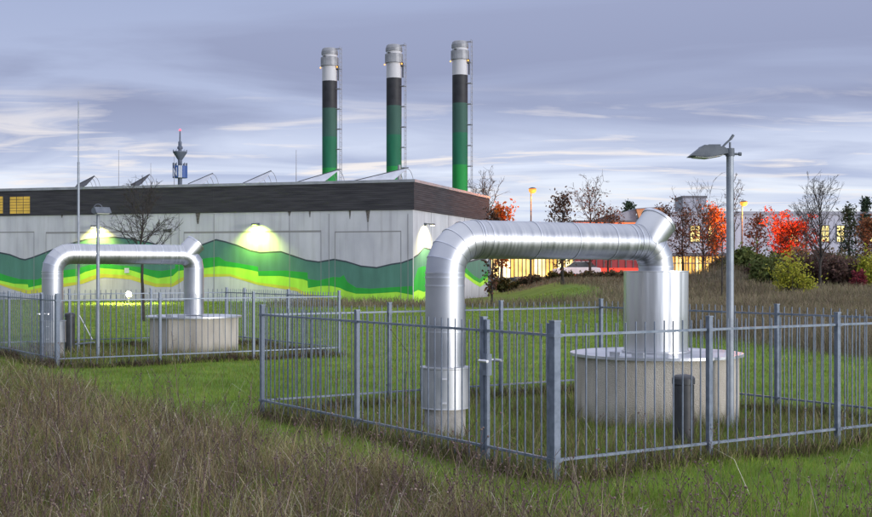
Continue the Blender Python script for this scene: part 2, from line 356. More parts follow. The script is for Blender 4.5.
# ------------------------------------------------------------------ insulated pipe bridges, shafts and casings
LEG1 = np.array(atY(445, 13.3)); LEG2 = np.array(atY(656, 15.0)); ZP = 2.19; RP = .216
REL1 = LEG1 - A1; REL2 = LEG2 - A1
def pipe(loc, length, rz, label):
    t = thing('insulated_pipe', label, 'pipe', loc, rz)
    Rb, n = .37, 48
    def seam(mb, p, d, r=RP + .007, w=.012):
        d = Vector(d).normalized(); p = Vector(p); mb.tube(p - d * w, p + d * w, r, r, n)
    def segs(mb, pts, r=RP):
        for a, b in zip(pts[:-1], pts[1:]): mb.tube(a, b, r, r, n, caps=False)
    def elbow(cx, cz, a0, a1, k, rb):
        return [(cx + rb * math.cos(a0 + (a1 - a0) * i / k), 0, cz + rb * math.sin(a0 + (a1 - a0) * i / k)) for i in range(k + 1)]
    mb = MB(); segs(mb, [(0, 0, .30), (0, 0, ZP - Rb)]); upr = mb.build('upright', M_alu, t)
    e1 = elbow(Rb, ZP - Rb, math.pi, math.pi / 2, 5, Rb)
    # mitred pieces: each short straight gore closed into the next
    def gore(pts, name, d0, d1):
        mb = MB(); rings = []; last = len(pts) - 1
        tang = lambda i: Vector(d0) if i == 0 else Vector(d1) if i == last else (Vector(pts[i + 1]) - Vector(pts[i - 1])).normalized()
        for i, p in enumerate(pts):
            d = tang(i)
            side = Vector((0, 1, 0)); nn = d.cross(side).normalized()
            k = 1 / math.cos(math.pi / 4 / 5) if 0 < i < len(pts) - 1 else 1
            rings.append([Vector(p) + nn * (RP * k * math.cos(2 * math.pi * j / n)) + side * (RP * math.sin(2 * math.pi * j / n)) for j in range(n)])
        for a, b in zip(rings[:-1], rings[1:]):
            mb.add(a + b, [(j, (j + 1) % n, n + (j + 1) % n, n + j) for j in range(n)], 0, True)
        o = mb.build(name, M_alu, t)
        for i, r in enumerate(rings):
            sb = MB()
            c = sum(r, Vector()) / n
            rr = [c + (q - c) * 1.022 for q in r]; d = tang(i) * .006
            lo = [q - d for q in rr]; hi = [q + d for q in rr]; li = [q - d for q in r]; hi2 = [q + d for q in r]
            for a, b in ((lo, hi), (li, lo), (hi, hi2)):
                sb.add(a + b, [(j, (j + 1) % n, n + (j + 1) % n, n + j) for j in range(n)], 0, True)
            sb.build('seam', M_seam, o)
    gore(e1, 'elbow', (0, 0, 1), (1, 0, 0))
    Rc = .30
    mb = MB(); segs(mb, [(Rb, 0, ZP), (length - Rc, 0, ZP)]); hz = mb.build('crosspipe', M_alux, t)
    for f in (.015, .06, .33, .565, .80, .93, .965):
        sb = MB(); x = Rb + (length - Rb - Rc) * f; seam(sb, (x, 0, ZP), (1, 0, 0), RP + .005, .009); sb.build('seam', M_seam, hz)
    e2 = elbow(length - Rc, ZP - Rc, math.pi / 2, 0, 4, Rc)
    gore(e2, 'elbow', (1, 0, 0), (0, 0, -1))
    # upward inspection stub on the back of the second elbow, capped
    a = R(47); d = Vector((math.cos(a), 0, math.sin(a))); o0 = Vector((length - .20, 0, ZP + .0)); e = o0 + d * .36
    mb = MB(); mb.tube(o0 - d * .02, e, RP + .004, RP + .004, n); so_ = mb.build('inspection_stub', M_alu, t)
    sb = MB(); seam(sb, e - d * .012, d, RP + .013, .016); sb.build('end_cap', M_seam, so_)
    mb = MB(); segs(mb, [(length, 0, .86), (length, 0, ZP - Rc)]); mb.build('upright', M_alu, t)
    for z in (1.77, 1.68, 1.18): sb = MB(); seam(sb, (0, 0, z), (0, 0, 1), RP + .006, .008); sb.build('seam', M_seam, upr)
    sl = MB(); sl.lathe([(.205, .345), (.268, .345), (.268, .35), (.265, .36), (.265, .775), (.275, .78), (.275, .795), (.215, .80)], 48); so2 = sl.build('sleeve', M_sleeve, t)
    for z in (.42, .68): MB().box((-.16, -.222, z), (.06, .02, .015), 0, R(-33)).build('clasp', M_white, so2)
    mb = MB(); mb.lathe([(0, -.05), (.225, -.05), (.225, .36), (0, .36)], 32); mb.build('plinth', M_conc, t)
    return t
L12 = float(np.hypot(*(LEG2 - LEG1))); RZ = math.atan2(LEG2[1] - LEG1[1], LEG2[0] - LEG1[0])
def shaft(loc, rz, label, segs_, casing):
    t = thing('service_shaft', label, 'shaft', loc, rz)
    mb = MB(); mb.lathe([(1.0, -.06), (1.0, .80)], segs_, smooth=segs_ > 16); mb.build('wall', M_tank, t)
    mb = MB(); mb.lathe([(0, .802), (1.055, .802), (1.055, .835), (0, .84)], 64, smooth=False); li = mb.build('lid', M_lid, t)
    for k in (-2.35, -2.05, -1.75): MB().box((.93 * math.cos(k - .5), .93 * math.sin(k - .5), .862), (.14, .05, .05), 0, k - .5 + 1.57).build('hasp', M_lid, li)
    if casing:
        mb = MB(); mb.lathe([(0, .842), (.42, .842), (.42, .862), (.396, .866)], 56); nv = 180; rings = []
        for z in (.866, 1.1, 1.35, 1.6, 1.828):        # sheet metal that ripples a little round its girth
            rings.append([((.392 + .0040 * math.sin(11 * q + z * .5) + .0012 * math.sin(23 * q + 1.1 - z) + .0030 * math.sin(7 * q + .4)) * math.cos(q), (.392 + .0040 * math.sin(11 * q + z * .5) + .0012 * math.sin(23 * q + 1.1 - z) + .0030 * math.sin(7 * q + .4)) * math.sin(q), z) for q in [2 * math.pi * j / nv for j in range(nv)]])
        b0 = len(mb.v)
        mb.v += [p for r in rings for p in r]
        for i in range(4):
            for j in range(nv): mb.f.append([b0 + i * nv + j, b0 + i * nv + (j + 1) % nv, b0 + (i + 1) * nv + (j + 1) % nv, b0 + (i + 1) * nv + j]); mb.m.append(0); mb.sm.append(True)
        mb.lathe([(.391, 1.824), (.399, 1.827), (.399, 1.84), (.0, 1.842)], 56)
        ca = mb.build('casing', M_alucase, t)
        mb = MB(); a = R(-62) - rz; mb.box((.393 * math.cos(a), .393 * math.sin(a), 1.345), (.008, .05, .95), 0, a); mb.build('seam', M_seam, ca)
    TANKS.append((loc[0], loc[1], .99))
    return t
for A, dz, nm in ((A1, 0, 0), (A2, 0, 1)):
    p = A + REL1; q = A + REL2
    pipe((p[0], p[1], 0), L12, RZ, ['large silver insulated pipe bridge in the near fenced enclosure, standing into a metal casing', 'smaller looking silver insulated pipe bridge in the distant enclosure before the green mural'][nm])
    shaft((q[0], q[1], 0), RZ, ['round pebbled concrete shaft with grey lid and tall metal casing, inside the near fence', 'low pale shaft with sheet lid and no casing, in the enclosure before the mural'][nm], 64 if nm == 0 else 10, nm == 0)
    TANKS.append((p[0], p[1], .22))

# ------------------------------------------------------------------ steel bar fences
HF, ZT, ZB = 1.385, 1.28, .19
def fence(A, ss, tt_l, tt_r, label, gate_label):
    t = thing('bar_fence', label, 'fence', (A[0], A[1], 0), TH)
    S, T = ss[-1], tt_l[-1]
    def post(x, y, w=.052, h=HF + .02):
        mb = MB(); mb.bbox((x - w / 2, y - w / 2, -.1), (x + w / 2, y + w / 2, h)); o = mb.build('post', M_galv, t, .006)
        k = MB(); k.bbox((x - w / 2 - .003, y - w / 2 - .003, h - .006), (x + w / 2 + .003, y + w / 2 + .003, h + .006)); k.build('post_cap', M_rail, o)
        for z in (ZT, ZB): MB().box((x, y, z), (w + .02, w + .02, .03)).build('bracket', M_galv, o)
    def bay(p, q, parent=t, name='bar_panel', marg=.05):
        p = np.array(p); q = np.array(q); d = q - p; Ln = np.hypot(*d); d = d / Ln
        n = max(3, round(Ln / .122)); mb = MB(); rl = MB()
        for i in range(1, n):
            c = p + d * (Ln * i / n); j = random.uniform(-.004, .004)
            mb.tube((c[0] + j * .4, c[1], .055 + j), (c[0] + j, c[1], HF - .01 + j), .0076, n=8)
        o = mb.build(name, M_galv, parent)
        a, b = p + d * marg, q - d * marg; ang = math.atan2(d[1], d[0])
        for z in (ZT, ZB): 
            rl = MB(); rl.box(((a[0] + b[0]) / 2, (a[1] + b[1]) / 2, z), (Ln - 2 * marg, .034, .022), 0, ang); rl.build('rail', M_rail, o)
        return o
    front = [(s, 0) for s in ss]; left = [(0, v) for v in tt_l]; right = [(S, v) for v in tt_r]; back = [(s, T) for s in ss]
    done = set()
    for p in front + left + right + back:
        if p in done: continue
        done.add(p); post(*p, w=.074 if p == (0, 0) else .052)
    for run in (front, left[1:], right, back):
        for a, b in zip(run[:-1], run[1:]): bay(a, b)
    g = thing('fence_gate', gate_label, 'gate', (A[0], A[1], 0), TH)
    y0, y1 = .075, tt_l[1] - .055
    fr = MB()
    for y in (y0, y1): fr.bbox((-.02, y - .02, .06), (.02, y + .02, HF - .0))
    fr.build('frame', M_galv, g, .004)
    bay((0, y0), (0, y1), g, 'bar_panel', .021)
    lk = MB(); lk.bbox((-.032, y1 - .03, .86), (.032, y1 + .032, 1.06)); lo = lk.build('lock_box', M_galv, g)
    for sx in (-1, 1):
        hd = MB(); hd.tube((sx * .03, y1 - .005, 1.0), (sx * .085, y1 - .005, 1.0), .012, n=10)
        hd.path([(sx * .085, y1 + .01, 1.0), (sx * .085, y1 - .12, 1.0)], .014); hd.build('handle', M_white, g)
    for z in (.30, 1.15): MB().box((-.0, .06, z), (.03, .04, .06)).build('hinge', M_rail, g)
random.seed(3)
fence(A1, [0, 1.9, 3.79, 5.7], [0, 1.06, 3.46, 5.88], [0, 2.45, 4.6, 5.88], 'grey blue steel bar fence around the near pipe and round shaft', 'narrow bar gate with bright handle in the near fence, next to the thick corner post')
fence(A2, [0, 2.0, 4.0, 6.0], [0, 1.06, 3.46, 5.88], [0, 2.4, 4.8, 5.88], 'grey steel bar fence around the distant pipe before the mural', 'narrow bar gate in the distant fence, below the pipe upright')

# ------------------------------------------------------------------ flood lamps, bollards, mast
def flood_post(loc, h, rz, label, hoop=False):
    t = thing('flood_lamp', label, 'lamp post', loc, 0)
    pr = .036 if hoop else .045
    mb = MB(); mb.tube((0, 0, -.1), (0, 0, h), pr, pr * .93, 20); mb.build('pole', M_pole, t)
    k = MB(); k.tube((0, 0, h - .07), (0, 0, h + .02), .052, .05, 20); k.build('pole_cap', M_lamp, t)
    br = MB(); br.tube((-.10, 0, h - .045), (.13, 0, h - .045), .014, n=10); br.tube((.10, 0, h - .045), (.13, 0, h - .045), .022, n=10)
    bo = br.build('bracket', M_lamp, t); bo.rotation_euler = (0, 0, rz)
    hd = MB()
    prof = [(-.475, h - .075), (-.34, h + .03), (-.325, h + .048), (-.10, h + .028), (-.06, h + .0), (-.055, h - .05), (-.26, h - .088)]
    hd.prism(prof, -.15, .15, 'y'); ho = hd.build('lamp_head', M_lamp, t, .003); ho.rotation_euler = (0, 0, rz)
    ln = MB(); ln.prism([(-.42, h - .081), (-.265, h - .091), (-.10, h - .062), (-.10, h - .068), (-.265, h - .098), (-.42, h - .087)], -.12, .12, 'y'); ln.build('lens', M_lens, ho)
    for y in (-.1, -.05, 0, .05, .1): MB().bbox((-.27, y - .006, h + .03), (-.13, y + .006, h + .056)).build('cooling_fin', M_lamp, ho)
    if hoop:
        hp = MB(); pts = [(.0 + .09 * math.cos(k), 0, h + .03 + .09 * math.sin(k)) for k in np.linspace(0, math.pi, 9)]
        hp.path(pts, .009, 8); s = hp.build('hoop', M_lamp, t)
    else:
        sp = MB(); sp.path([(0, 0, h), (0, 0, h + .09)], .012); sp.path([(-.12, 0, h + .0), (-.05, 0, h + .075), (.015, 0, h + .135)], .012); sp.tube((.005, 0, h + .125), (.04, 0, h + .175), .016, n=8)
        sp.build('sensor_arm', M_lamp, t)
x, y = atY(730, 14.0); flood_post((x, y, 0), 3.23, 0, 'tall grey floodlight post beside the round shaft, head pointing over the pipe')
x, y = atY(98, 24.4); flood_post((x, y, 0), 3.05, R(120), 'small grey floodlight post with a wire hoop on top, in front of the mural', True)
def bollard(loc, h, label):
    t = thing('bollard', label, 'bollard', loc)
    mb = MB(); mb.lathe([(.0, -.05), (.108, -.05), (.108, h - .11), (.098, h - .108), (.098, h - .10)], 32); mb.build('body', M_dark, t)
    mb = MB(); mb.lathe([(.09, h - .10), (.117, h - .10), (.117, h - .045), (.108, h - .025), (.08, h - .008), (.04, h - .001), (0, h)], 32); mb.build('cap', M_dark, t)
    for k in range(4): mb = MB(); mb.tube((.118 * math.cos(k * 1.57 + .5), .118 * math.sin(k * 1.57 + .5), h - .09), (.122 * math.cos(k * 1.57 + .5), .122 * math.sin(k * 1.57 + .5), h - .09), .006, n=8); mb.build('screw', M_rail, t)
x, y = atY(683.5, 12.5); bollard((x, y, 0), .78, 'dark grey domed bollard close to the round pebbled shaft')
x, y = atY(70, 27.2); bollard((x, y, 0), .90, 'dark domed bollard between the distant pipe upright and thin mast')
x, y = atY(78.5, 27.6)
t = thing('thin_mast', 'very tall thin grey mast with a sloping stay beside the distant pipe', 'mast', (x, y, 0))
MB().tube((0, 0, -.1), (0, 0, 4.3), .032, .026, 12).build('pole', M_pole, t)
MB().tube((0, 0, 4.28), (0, 0, zat(101, y)), .016, .011, 8).build('tip', M_pole, t)
MB().tube((.02, 0, .82), (.34, -.1, .28), .012, n=8).build('stay', M_white, t)
MB().tube((-.25, .1, .14), (.42, -.2, .22), .02, n=8).build('foot_bar', M_pole, t)

# ------------------------------------------------------------------ heating plant building
CB = np.array((-1.29, 68.0)); BROT = math.atan2(-.294, .956)
def wx(px, py):
    k = (px - CX) / F; x = (68 * k + 1.29) / (.956 + .294 * k); return x, EYE + (HZ - py) * (68 - .294 * x) / F
def sx_(px, py):
    k = (px - CX) / F; s = (68 * k + 1.29) / (.294 - .956 * k); return s, EYE + (HZ - py) * (68 + .956 * s) / F
def building():
    t = thing('plant_building', 'long concrete plant building with dark slatted fascia and wavy green mural', 'building', (CB[0], CB[1], 0), BROT)
    W, D, zf, zt = 44, 16.6, 5.22, 6.92
    mb = MB(); mb.bbox((-W, 0, -.3), (0, D, zf + .1))
    def strip(px0, y0, px1, y1, w=.045, mi=1, pr=.011):
        a = wx(px0, y0); b = wx(px1, y1)
        lo = (min(a[0], b[0]) - w / 2, -pr, max(.02, min(a[1], b[1]) - w / 2)); hi = (max(a[0], b[0]) + w / 2, 0.01, max(a[1], b[1]) + w / 2)
        mb.bbox(lo, hi, mi)
    for px in (76, 179, 214, 289.6, 329, 408): strip(px, 214, px, 303, .03)
    strip(368, 214, 368, 231.6, .03)
    for a, b in ((-30, 34), (46, 171), (184, 321), (335, 401)):
        ya, yb = 232.3 - a * .002, 232.3 - b * .002
        strip(a, ya, b, ya, .03, 1, .008); strip(a, ya, a, 302, .03, 1, .009); strip(b, ya, b, 302, .03, 1, .009)
    for s0 in (3.4, 7.0, 10.6, 14.2): mb.bbox((-.01, s0, .1), (.011, s0 + .03, zf), 1)
    w_ = mb.build('wall', [M_wall, M_joint], t)
    for px, y1, w in ((198, 224, .16), (289.5, 216, .1), (368, 222, .13), (350, 219, .06), (62, 218, .07), (310, 217.5, .06)):
        mb = MB(); x, z1 = wx(px, y1); mb.add([(x - w, -.014, zf), (x + w, -.014, zf), (x + w * .25, -.014, z1), (x - w * .25, -.014, z1), (x - w, .01, zf), (x + w, .01, zf), (x, .01, z1)],
                                   [(0, 3, 2, 1), (0, 1, 5, 4), (0, 4, 6, 3), (1, 2, 6, 5)], 0); mb.build('drip_stain', M_stain, w_)
    mb = MB(); n = 13; hh = (zt - .16 - zf) / n
    for i in range(n):
        z = zf + i * hh; mb.bbox((-W, -.10, z + .012), (.10, -.012, z + hh)); mb.bbox((.012, -.012, z + .012), (.10, D, z + hh))
    mb.bbox((-W, -.055, zf), (.055, -.013, zt - .16)); mb.bbox((.013, -.013, zf), (.055, D, zt - .16))
    for px in (76, 214, 329): x, _ = wx(px, 200); mb.bbox((x - .02, -.108, zf + .02), (x + .02, -.09, zt - .17))
    mb.build('fascia', M_fascia, t)
    mb = MB(); mb.bbox((-W, -.16, zt - .158), (.16, .25, zt)); mb.bbox((-.25, .252, zt - .158), (.16, D + .1, zt)); mb.build('roof_edge', M_cap, t)
    mb = MB(); mb.bbox((-W, .1, zf + .12), (-.1, D, zt - .20)); mb.build('roof', M_roof, t)
    # mural: painted bands
    cur = [
     [(-14, 248), (0, 252), (10, 254), (20, 258), (25, 259), (32, 257), (40, 254), (60, 246), (85, 239), (100, 237), (115, 236.5), (130, 238), (150, 242), (165, 247), (180, 250), (195, 247), (205, 243), (216, 239), (225, 241), (238, 245), (250.5, 250), (260.5, 252), (281, 251), (291, 254.5), (306, 259.5), (318.6, 261.3), (334, 258.7), (346, 260.8), (361, 265.4), (376.6, 267), (392, 263.4), (402, 262), (413, 258)],
     [(-14, 269), (0, 273.4), (8, 276), (19, 279), (28, 279.6), (37, 279.6), (50, 274), (61, 270.6), (77, 268.6), (89, 265), (110, 264), (120, 265.5), (140, 267), (151, 270), (162, 271), (175, 268.7), (175.4, 264), (190, 261), (206.6, 258), (219, 257), (225, 261), (258, 266.7), (258.4, 271), (285.7, 270.5), (307.5, 272.5), (307.9, 279), (318.5, 280.5), (333.6, 276.8), (340, 277.5), (343.7, 275), (347.5, 282), (356, 287.6), (371.5, 288.6), (386.6, 287.6), (413, 286)],
     [(-14, 277), (0, 280.5), (14, 283.7), (28, 284.4), (28.4, 287.6), (45, 284), (61, 278), (77, 276), (85, 272), (99, 268), (120, 269.5), (130, 270), (143, 274), (158, 278.3), (172.6, 276), (178, 271), (185, 270), (206.6, 268), (219, 266), (240, 268), (258, 271.7), (258.4, 276), (280.6, 276), (303, 279.3), (307.5, 281), (307.9, 288), (321, 286), (331, 286), (340, 288), (346, 291), (356, 293.7), (371.5, 293.7), (396.7, 292), (413, 295)],
     [(-14, 280), (0, 283), (14, 287), (28, 290), (45, 287), (61, 283.7), (77, 282), (88, 277.5), (99, 273.4), (120, 274.8), (130, 275), (143, 279.4), (155.5, 283.6), (172.6, 283.6), (178, 279.4), (185, 276), (206.6, 274), (230, 274), (258, 282.6), (273, 284.3), (296, 287.6), (306, 293), (321, 296), (334, 302), (413, 306)],
     [(-14, 282), (0, 285), (14, 290), (28, 294), (45, 292), (61, 287.5), (83, 283.7), (96, 279), (104.6, 277.5), (120, 278.6), (130, 279.5), (143, 283.6), (155.5, 287), (172, 287), (178, 284), (185, 279.4), (206.6, 277), (230, 276.5), (258, 285), (296, 291), (306, 297), (321, 300), (334, 303), (413, 307)]]
    def paintwall(cur, px0, px1, fn, place, parent_name, line=1.6):
        mb = MB(); st_ = []; pxs = sorted(set(list(np.arange(px0, px1, 1.25)) + [p for c in cur for p, _ in c if px0 <= p <= px1] + [px1]))
        for px in pxs:
            ys = [np.interp(px, [p for p, _ in c], [q for _, q in c]) for c in cur]
            ys = [ys[0], ys[0] + line] + ys[1:]
            for i in range(1, len(ys)): ys[i] = max(ys[i], ys[i - 1] + .05)
            pts = [fn(px, yy) for yy in ys]; st_.append([(p[0], max(p[1], .03)) for p in pts])
        for a, b in zip(st_[:-1], st_[1:]):
            for i in range(len(a) - 1):
                if a[i][1] - a[i + 1][1] < .004 and b[i][1] - b[i + 1][1] < .004: continue
                q = [a[i + 1], b[i + 1], b[i], a[i]]
                mb.add([place(*p) for p in q], [(0, 1, 2, 3)], i)
        return mb.build(parent_name, [P_line, P_teal, P_mid, P_lime, P_yel], t)
    paintwall(cur, -14, 412.9, wx, lambda x, z: (x, -.006, z), 'mural')
    cs = [[(412, 258), (418, 254), (424, 247), (435, 250), (450, 256), (465, 262), (480, 258), (489, 262)],
          [(412, 286), (418, 268), (424, 266), (440, 275), (464, 266), (474, 276), (480, 279), (489, 270)],
          [(412, 293), (418, 290), (424, 292), (440, 285), (464, 272), (474, 280), (480, 283), (489, 276)],
          [(412, 303), (418, 303), (424, 300), (440, 292), (464, 276), (474, 283.5), (480, 287), (489, 281)]]
    paintwall(cs, 413.6, 488, sx_, lambda s, z: (.006, s, z), 'mural')
    # lit windows behind the slats
    ml = uneven_glow(mat('lit_louvre', (.3, .2, .04), .5, emit=.25, ecol=(.95, .60, .06)), 1.2, .35, 1.2); mfr = M_fascia
    for a, b in ((-16, 4), (11, 31)):
        (x0, z1), (x1, z0) = wx(a, 197), wx(b, 213.5)
        f = MB()
        for q in ((x0 - .04, x0), (x1, x1 + .04)): f.bbox((q[0], -.118, z0), (q[1], -.09, z1))
        for q in ((z0 - .04, z0), (z1, z1 + .04)): f.bbox((x0 - .04, -.118, q[0]), (x1 + .04, -.09, q[1]))
        for k in range(1, 6): zz = z0 + (z1 - z0) * k / 6; f.bbox((x0, -.122, zz - .012), (x1, -.112, zz + .012))
        for k in (1, 2): xx = x0 + (x1 - x0) * k / 3; f.bbox((xx - .015, -.121, z0), (xx + .015, -.112, z1))
        fo = f.build('window', mfr, t)
        MB().bbox((x0, -.111, z0), (x1, -.06, z1)).build('pane', ml, fo)
    # wall lamps that wash the mural
    def wlamp(pos, out, energy, col, on=True):
        o = Vector(out); sd = Vector((-o.y, o.x, 0)); p = Vector(pos); rz = math.atan2(o.y, o.x)
        mb = MB(); mb.box(p + o * .05, (.10, .22, .18), 0, rz); mb.box(p + o * .22 + Vector((0, 0, .03)), (.30, .10, .06), 0, rz)
        mb.box(p + o * .48 + Vector((0, 0, .0)), (.26, .26, .10), 0, rz); lo = mb.build('wall_lamp', M_dark if not on else M_lamp, t)
        if on:
            g = MB(); g.box(p + o * .48 + Vector((0, 0, -.056)), (.20, .20, .012), 0, rz)
            g.build('lens', mat('lamp_glow', (1, .95, .7), .4, emit=14, ecol=col), lo)
            lamp('wall_lamp_light', 'SPOT', p + o * .62 + Vector((0, 0, -.12)), energy, col, t, .10, 128, .8, -o * .6 + Vector((0, 0, -.84)))
    x, z = wx(98, 226.5); wlamp((x, 0, z), (0, -1, 0), 1250, (1, .90, .20))
    x, z = wx(258, 224.5); wlamp((x, 0, z), (0, -1, 0), 1250, (.74, 1, .13))
    s, z = sx_(424.5, 224.5); wlamp((0, s, z), (1, 0, 0), 1250, (1, .86, .42))
    x, z = wx(170, 230.5); wlamp((x, 0, z), (0, -1, 0), 0, (1, 1, 1), False)
    x, z = wx(127, 270.5); MB().bbox((x - .15, -.05, z - .15), (x + .15, -.012, z + .15)).build('socket_box', M_white, t)
    return t
bld = building()
def Bw(x, y, z=0):                                 # building frame -> world
    c, s = math.cos(BROT), math.sin(BROT); return (CB[0] + c * x - s * y, CB[1] + s * x + c * y, z)

# chimneys
M_chw = noisy('chimney_white', (.36, .36, .375), (.46, .46, .475), 1.5, .6, stretch=(1, 1, .2)); M_chk = noisy('chimney_black', (.012, .013, .016), (.022, .023, .027), 2, .6)
M_chd = paint('chimney_dark_green', (.028, .075, .058)); M_chg = paint('chimney_green', (.008, .105, .052)); M_chb = paint('chimney_bright_green', (.008, .19, .035))
M_steel = noisy('stack_steel', (.17, .175, .19), (.27, .275, .29), 2, .55, .3)
M_warn = mat('orange_warning_lamp', (1, .4, .05), .4, emit=2.2, ecol=(1, .42, .08))
def chimney(px, Y, label, sag):
    x, y = atY(px, Y); zz = lambda py: 1.85 + (HZ - py) * 80 / F      # all as tall as the nearest one
    z0 = 6.70
    t = thing('chimney', label, 'chimney', (x, y, z0), BROT, 'striped green chimneys on the plant roof')
    q = lambda py: zz(py) - z0
    r = .51
    mb = MB(); mb.lathe([(r, 0), (r, q(165))], 40, 4); mb.lathe([(r, q(165)), (r, q(133))], 40, 3); mb.lathe([(r, q(133)), (r, q(103.5))], 40, 2)
    mb.lathe([(r, q(103.5)), (r, q(75.5))], 40, 1); mb.lathe([(r, q(75.5)), (r, q(48))], 40, 0); mb.build('shaft', [M_chw, M_chk, M_chd, M_chg, M_chb], t)
    mb = MB(); mb.lathe([(.5, q(60.4)), (.60, q(60)), (.60, q(51.2)), (.5, q(50.6))], 40)
    for k in range(12): a = k * math.pi / 6; mb.box((.603 * math.cos(a), .603 * math.sin(a), (q(60) + q(51.2)) / 2), (.012, .03, q(51.2) - q(60)), 0, a)
    mb.build('collar', M_steel, t)
    mb = MB(); mb.lathe([(.5, q(48.4)), (.555, q(48.2)), (.56, q(45)), (.50, q(42.3)), (.42, q(41.4)), (0, q(41.2))], 40)
    for k in range(16): a = k * math.pi / 8; mb.box((.56 * math.cos(a), .56 * math.sin(a), q(46.5)), (.01, .025, q(45) - q(48)), 0, a)
    mb.build('cap', M_steel, t)
    ld = MB(); xx = .80; zt = q(40.5)
    for yy in (-.17, .17): ld.tube((xx, yy, 0), (xx, yy, zt), .022, n=6)
    z = .2
    while z < zt: ld.tube((xx, -.17, z), (xx, .17, z), .013, n=6); z += .3
    z = .6
    while z < zt:
        for yy in (-.17, .17): ld.tube((.46, yy * .8, z), (xx, yy, z), .025, n=6)
        z += 1.36
    ld.build('ladder', M_steel, t)
    cb = MB(); cb.bbox((.50, -.1, q(64)), (.62, .1, q(59.5))); cb.tube((.62, 0, q(75)), (.62, 0, q(60)), .05, n=8); cb.tube((-.15, -.54, q(51)), (-.15, -.54, q(50)), .09, n=10); cb.build('junction_box', M_dark, t)
    for sx in (-1, 1):
        wl = MB(); wl.lathe([(0, 0), (.04, 0), (.048, .04), (.03, .08), (0, .09)], 10, c=(sx * .60, -.18, q(62))); wl.build('warning_lamp', M_warn, t)
Y3 = 80.0
for i, (px, f) in enumerate(((329.7, 1.0315), (394, 1.0157), (460, 1.0))):
    chimney(px, Y3 * f, ['striped green chimney farthest from the building corner, standing nearest the radio tower', 'middle one of the three striped green chimneys', 'striped green chimney at the building corner, closest to the bare trees'][i], i)

# tilted roof hatches with hoop arms
M_panel = noisy('roof_panel_grey', (.40, .42, .46), (.50, .52, .56), 2, .35, .2); M_pandark = mat('dark_panel', (.035, .037, .045), .5)  # second, darker colour for the first two sheets and all edge bars
HL = ['dark roof panel tilted up beside the tall thin mast, first from the building end', 'dark roof panel tilted up, second from the building end with hoop arms', 'roof panel tilted up directly below the radio tower', 'narrow pale roof panel between the radio tower and first chimney', 'long pale roof panel tilted up against the foot of the first chimney', 'longest pale roof panel tilted up against the foot of the middle chimney']
for i, (p0, y0, p1, y1) in enumerate(((52.5, 185, 70.5, 175.8), (109, 184.5, 127, 174.2), (167, 184, 192, 173.2), (223, 183.5, 252, 170.6), (280, 182, 322, 169.3), (338, 181, 393, 167.5))):
    x, _ = wx((p0 + p1) / 2, 183); P = Vector(Bw(x, 2.6, 6.72))
    k = P.y / F; Lx = (p1 - p0) * k; Lz = (y0 - y1) * k
    top = i >= 2
    t = thing('roof_panel', HL[i], 'roof panel', P, 0, 'tilted panels along the roof')
    z0 = EYE + (HZ - y0) * k - P.z; r0 = Vector((-Lx / 2, 0, z0)); r1 = Vector((Lx / 2, 0, z0 + Lz))
    e = Vector((-.9, -.65, -.80)) if i >= 4 else Vector((-.40, -.5, -.62)); n = (r1 - r0).cross(e).normalized() * -.035
    vs = [r0, r1, r1 + e, r0 + e]; lo = [v - n for v in vs]
    mb = MB(); mb.add(vs + lo, [(0, 1, 2, 3), (0, 4, 5, 1), (1, 5, 6, 2), (2, 6, 7, 3), (3, 7, 4, 0), (7, 6, 5, 4)], 0 if top else 1)
    mb.build('sheet', [M_panel, M_pandark if not top else M_panel], t)
    MB().tube(r0, r1, .03, n=6).build('edge_bar', M_pandark, t)
    for j in range(3):
        b = r0.lerp(r1, .62 + .18 * j) + e * .05; rad = .30 + .02 * j
        pts = [b + Vector((rad * math.sin(a) * 1.25, 0, -b.z + (b.z) * math.cos(a))) for a in np.linspace(0, math.pi / 2, 7)]
        h = MB(); h.path(pts, .017, 6); h.build('hoop', M_steel, t)
for i, (px, y1, r, lb) in enumerate(((74.3, 150, .012, 'thin lightning rod on the roof right by the tall mast'), (108, 163, .012, 'thin short lightning rod rising before the second tilted panel'), (132.7, 155, .012, 'thin lightning rod just past the second tilted panel'), (261.5, 150, .014, 'thin lightning rod between the pale panels, nearest the first chimney'), (353.8, 165, .09, 'short stubby vent pipe on the roof between two chimneys'))):
    x, _ = wx(px, 183); p = Bw(x, 5 + (i == 4) * 3, 6.72); k = p[1] / F
    mb = MB(); mb.tube((0, 0, 0), (0, 0, EYE + (HZ - y1) * k - 6.72), r * 2, r, 10); o = mb.build('lightning_rod' if i < 4 else 'vent_pipe', M_steel, loc=p)
    setp(o, lb, 'lightning rod' if i < 4 else 'vent pipe')

# low floodlight at the foot of the mural
x, y = atY(129, 67); t = thing('ground_floodlight', 'small glaring white floodlight near the foot of the mural', 'floodlight', (x, y, 0))
MB().tube((0, 0, -.1), (0, 0, .42), .04, n=10).build('stem', M_dark, t)
hd = MB(); hd.tube((0, .12, .52), (0, -.05, .52), .13, .17, 20); ho = hd.build('lamp_head', M_dark, t)
MB().tube((0, -.056, .52), (0, -.062, .52), .145, n=20).build('lens', mat('flood_glow', (1, .98, .9), .3, emit=18, ecol=(1, .93, .72)), ho)
lamp('floodlight_light', 'SPOT', (0, -.25, .66), 2600, (.95, .95, .25), t, .1, 172, .3, (0, -.05, -1))

